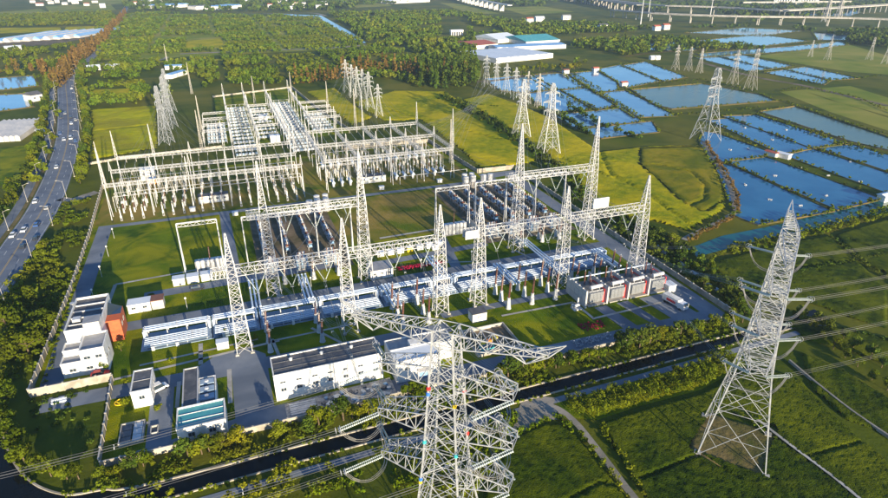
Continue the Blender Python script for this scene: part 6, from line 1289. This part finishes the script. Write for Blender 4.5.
P = np.array(along([(-363.5, 572.6), (-443.2, 671.0), (-456.0, 657.0), (-468.4, 643.6)], 6, 3) + along([(-379.2, 606.2), (-448.2, 768.0), (-516.3, 947.1), (-678.3, 1323.5)], 6, 4) + along([(-362.1, 562.2), (-445.6, 732.9), (-514.3, 920.5)], 7, 5)); mass('russet_trees', 'russet tree mass by the left farmland', P, 'leaf_brown', 3.8, 11, 46, 1.2, True)
P = scatter([[(-607.5, 848.7), (-545.7, 883.2), (-568.0, 947.1), (-448.2, 768.0), (-376.4, 594.6), (-350.3, 542.4), (-410.6, 618.2), (-459.7, 630.7)], [(-1048.5, 1499.1), (-862.4, 1643.5), (-738.3, 1435.8), (-673.5, 1249.9), (-849.1, 1205.0)], [(-245.9, 353.2), (-367.9, 583.4), (-283.1, 432.9), (-228.4, 332.3), (-201.9, 272.0), (-207.2, 261.1), (-216.5, 272.0), (-216.2, 289.9)]], 9.5); P = P[vnoise(P, 30, 9) > .3]; mass('left_orchards', 'orchard trees scattered left of the highway', P, 'leaf_mid', 3.6, 6, 48, 1.0)
P = scatter([[(-1242.8, 2464.3), (1772.2, 2554.6), (1303.8, 1866.9), (935.2, 1499.1), (651.0, 1323.5), (710.8, 1770.8), (506.1, 1643.5), (403.0, 2227.7), (273.4, 1817.6), (-14.3, 2301.5), (-301.4, 1683.9), (-591.3, 1643.5), (-850.5, 1726.3)]], 34); P = P[vnoise(P, 160, 10) > .35]; mass('far_woods', 'far tree lines towards the top of the view', P, 'leaf_dark', 14, 13, 22, 4.6)
P = scatter([[(210.9, 1143.3), (368.5, 1183.7), (604.3, 1205.0), (785.1, 1105.4), (677.3, 947.1), (652.4, 1004.9), (642.6, 1205.0), (481.3, 1183.7)]], 14); P = P[vnoise(P, 40, 12) > .45]; mass('viaduct_scrub', 'dark scrub along the foot of the viaduct', P, 'leaf_dark', 6, 7, 26, 2.4)
P = scatter([[(692.6, 1069.8), (820.0, 1143.3), (617.1, 848.7), (592.7, 920.5)]], 11); mass('dark_grove', 'dark grove at the top right edge', P, 'leaf_dark', 6, 9, 34, 2.0)
dk = []
for l in [[(78.3, 542.4), (95.2, 552.1), (117.1, 470.7)], [(124.5, 643.6), (130.1, 557.1), (140.5, 542.4), (146.6, 442.6)], [(86.1, 456.3), (122.5, 467.0), (140.8, 470.7)], [(136.3, 650.2), (142.8, 552.1)], [(198.4, 583.4), (255.5, 606.2), (284.5, 542.4)], [(168.7, 446.0), (213.7, 459.8), (251.8, 474.4)], [(236.6, 449.4), (252.2, 364.6), (264.3, 332.3)], [(226.3, 355.5), (255.1, 369.4)], [(-3.4, 506.3), (44.6, 474.4)], [(165.8, 324.5), (153.7, 328.3)], [(133.7, 236.9), (175.8, 251.0), (224.3, 274.9)], [(96.7, 200.1), (127.2, 216.3), (162.4, 228.3), (207.7, 251.0)], [(302.6, 542.4), (331.4, 562.2), (354.1, 523.8), (343.5, 446.0)], [(349.0, 594.6), (414.9, 612.1), (451.4, 630.7)], [(284.4, 502.1), (289.7, 408.7), (302.3, 386.9)], [(131.5, 248.6), (101.2, 222.1)]]: dk += along(l, 3.4, 1.6)
mass('dike_scrub', 'low shrubs along the pond dikes', np.array(dk + DK), 'leaf_mid', 1.3, 1.9, 24, .45)
P = np.array(along([(0.0, 514.9), (20.1, 459.8), (38.5, 403.0), (48.4, 369.4), (58.5, 332.3), (64.6, 299.5), (68.5, 259.8)], 2.4, 4) + along([(100.4, 474.4), (110.0, 414.5), (126.9, 376.7)], 4, 2) + along([(74.3, 459.8), (86.2, 439.4), (96.8, 386.9)], 3, 2)); mass('ditch_trees', 'dark trees along the ditch across the golden rice', P, 'leaf_dark', 2.6, 4.5, 50, .8)
P = scatter([[(74.1, 256.0), (98.3, 214.4), (103.8, 167.8), (94.5, 160.4), (86.4, 182.8), (77.2, 210.6), (68.4, 232.6)]], 3.4); mass('belt_scrub', 'undergrowth in the belt right of the substation wall', P, 'leaf_dark', 2.0, 2.6, 60, .5)
P = scatter([[(30.2, 120.1), (40.6, 123.2), (58.7, 130.8), (82.4, 141.4), (83.1, 135.2), (67.6, 125.7), (49.9, 119.3), (38.0, 114.1), (32.2, 114.8)]], 1.35); mass('reed_scrub', 'tall weeds and saplings between the footpath and the rice', P, 'leaf_scrub', 1.0, 2.6, 90, .19)
P = np.array(along([(27.6, 114.1), (32.2, 107.9), (35.9, 97.9), (38.4, 87.9)], 1.5, .7) + along([(37.6, 110.6), (40.3, 100.9), (42.5, 89.2)], 1.7, .5) + along([(17.6, 108.5), (24.8, 113.4), (29.9, 113.4)], 1.4, .6) + along([(73.4, 114.1), (77.5, 113.4), (75.3, 107.9)], 1.6, .8)); mass('path_scrub', 'low bushes along the dirt path', P, 'leaf_scrub', 1.0, 1.5, 60, .24)
P = scatter([[(-25.2, 97.3), (-5.6, 106.6), (16.5, 116.3), (18.6, 113.4), (12.6, 100.3), (7.5, 89.7), (-30.1, 89.7)]], 2.2); P = P[vnoise(P, 7, 4) > .35]; mass('near_scrub', 'weeds and bushes below the near pylon', P, 'leaf_scrub', 1.3, 1.9, 60, .3)
P = scatter([[(-67.8, 89.7), (-52.4, 93.4), (-32.6, 100.9), (-25.2, 97.3), (-30.0, 89.2), (-63.1, 84.2)]], 2.6); P = P[vnoise(P, 6, 14) > .45]; mass('south_bank_scrub', 'bushes on the near bank of the canal at lower left', P, 'leaf_yellow', 1.6, 2.6, 70, .34)
P = scatter([[(-148.4, 171.7), (-156.4, 200.1), (-176.9, 256.0), (-168.7, 269.2), (-128.2, 178.5), (-110.1, 131.2), (-118.1, 126.9)]], 3.2); P = P[vnoise(P, 11, 6) > .42]; mass('plot_scrub', 'mixed weeds between the highway and the left wall', P, 'leaf_mid', 1.9, 2.2, 60, .42)
P = scatter([[(-105.8, 120.1), (-90.8, 125.7), (-77.2, 97.9), (-83.5, 95.1), (-94.3, 101.8)]], 2.6); P = P[vnoise(P, 8, 16) > .6]; mass('dark_plot_weeds', 'weeds in the dark plot inside the canal bend', P, 'leaf_dark', 1.0, .8, 44, .26)
P = scatter([[(112.3, 214.4), (151.0, 230.4), (207.4, 258.5), (206.0, 248.6), (145.4, 220.2), (111.4, 203.5)]], 2.6); mass('canal_reeds', 'reeds along the teal canal', P, 'leaf_scrub', 1.3, 1.8, 40, .36)
P = np.array(along([(103.1, 177.1), (130.0, 191.9), (153.4, 200.1), (171.8, 206.1)], 1.6, .5) + along([(160.0, 224.2), (157.1, 200.1), (158.9, 178.5)], 1.6, .6) + along([(100.2, 174.3), (109.7, 166.5), (115.4, 158.0), (123.8, 152.3), (135.7, 145.4)], 1.6, .9)); mass('field_ditch_weeds', 'dark weeds along the ditches between rice fields', P, 'leaf_dark', 1.0, 1.3, 40, .3)
P = np.array(along(Sp((-51, 4), (-54.6, 100)), 3, .4)); mass('wall_weeds', 'low plants at the foot of the left wall', P[:0] if 0 else P, 'leaf_scrub', .9, .8, 30, .25)
P = np.array(along([(81.2, 224.2), (89.1, 200.1), (94.6, 177.1)], 9, .6))
for i, p in enumerate(P[:9]): o = MB().box(-2.6, 2.6, -.7, .7, 0, .5, 'roof_white').build('film_cover'); o.location = (*p, 0); o.rotation_euler = (0, 0, math.atan2(P[1][1] - P[0][1], P[1][0] - P[0][0])); tag(o, nth(i + 1) + ' white film-covered bed from the far end of the belt beside the right wall', 'plant bed', 'white film beds')

P = scatter([Sp((-32, -43), (148, -41.2), (148, -35.6), (-32, -36))], 1.5); P = P[vnoise(P, 6, 21) > .3]; mass('bank_shrubs', 'bushes and weeds filling the bank under the front wall trees', P, 'leaf_mid', 1.1, 1.5, 50, .28)
P = np.array(along([(167.7, 371.8), (157.7, 332.3), (150.4, 299.5), (141.6, 269.2), (132.4, 248.6)], 1.6, .9) + along([(127.9, 242.6), (113.6, 230.4), (98.6, 217.2)], 1.8, .7)); mass('dry_reeds', 'tan reeds on the bank of the left fish pond', P, 'leaf_brown', 1.2, 2.2, 40, .34)
P = np.array(along(canal_n[10:], 1.9, .5) + along(Sp((-30, -50.2), (60, -47.7), (150, -46.4)), 1.8, .45)); P = P[vnoise(P, 5, 33) > .35]; mass('canal_edge_weeds', 'weeds overhanging both edges of the dark canal', P, 'leaf_scrub', .85, 1.0, 40, .22)

# ---------------------------------------------------------------- air
hz = bpy.data.materials.new('haze'); hz.use_nodes = True; hz.node_tree.nodes.remove(hz.node_tree.nodes['Principled BSDF'])
pv = hz.node_tree.nodes.new('ShaderNodeVolumePrincipled'); pv.inputs['Color'].default_value = (.60, .78, 1, 1); pv.inputs['Density'].default_value = .00010; pv.inputs['Anisotropy'].default_value = .2
hz.node_tree.links.new(pv.outputs[0], hz.node_tree.nodes['Material Output'].inputs['Volume']); MATS['haze'] = hz
kind(MB().box(-9200, 9200, -600, 14200, -1.5, 103, 'haze').build('haze'), 'stuff', 'thin evening haze over the plain')
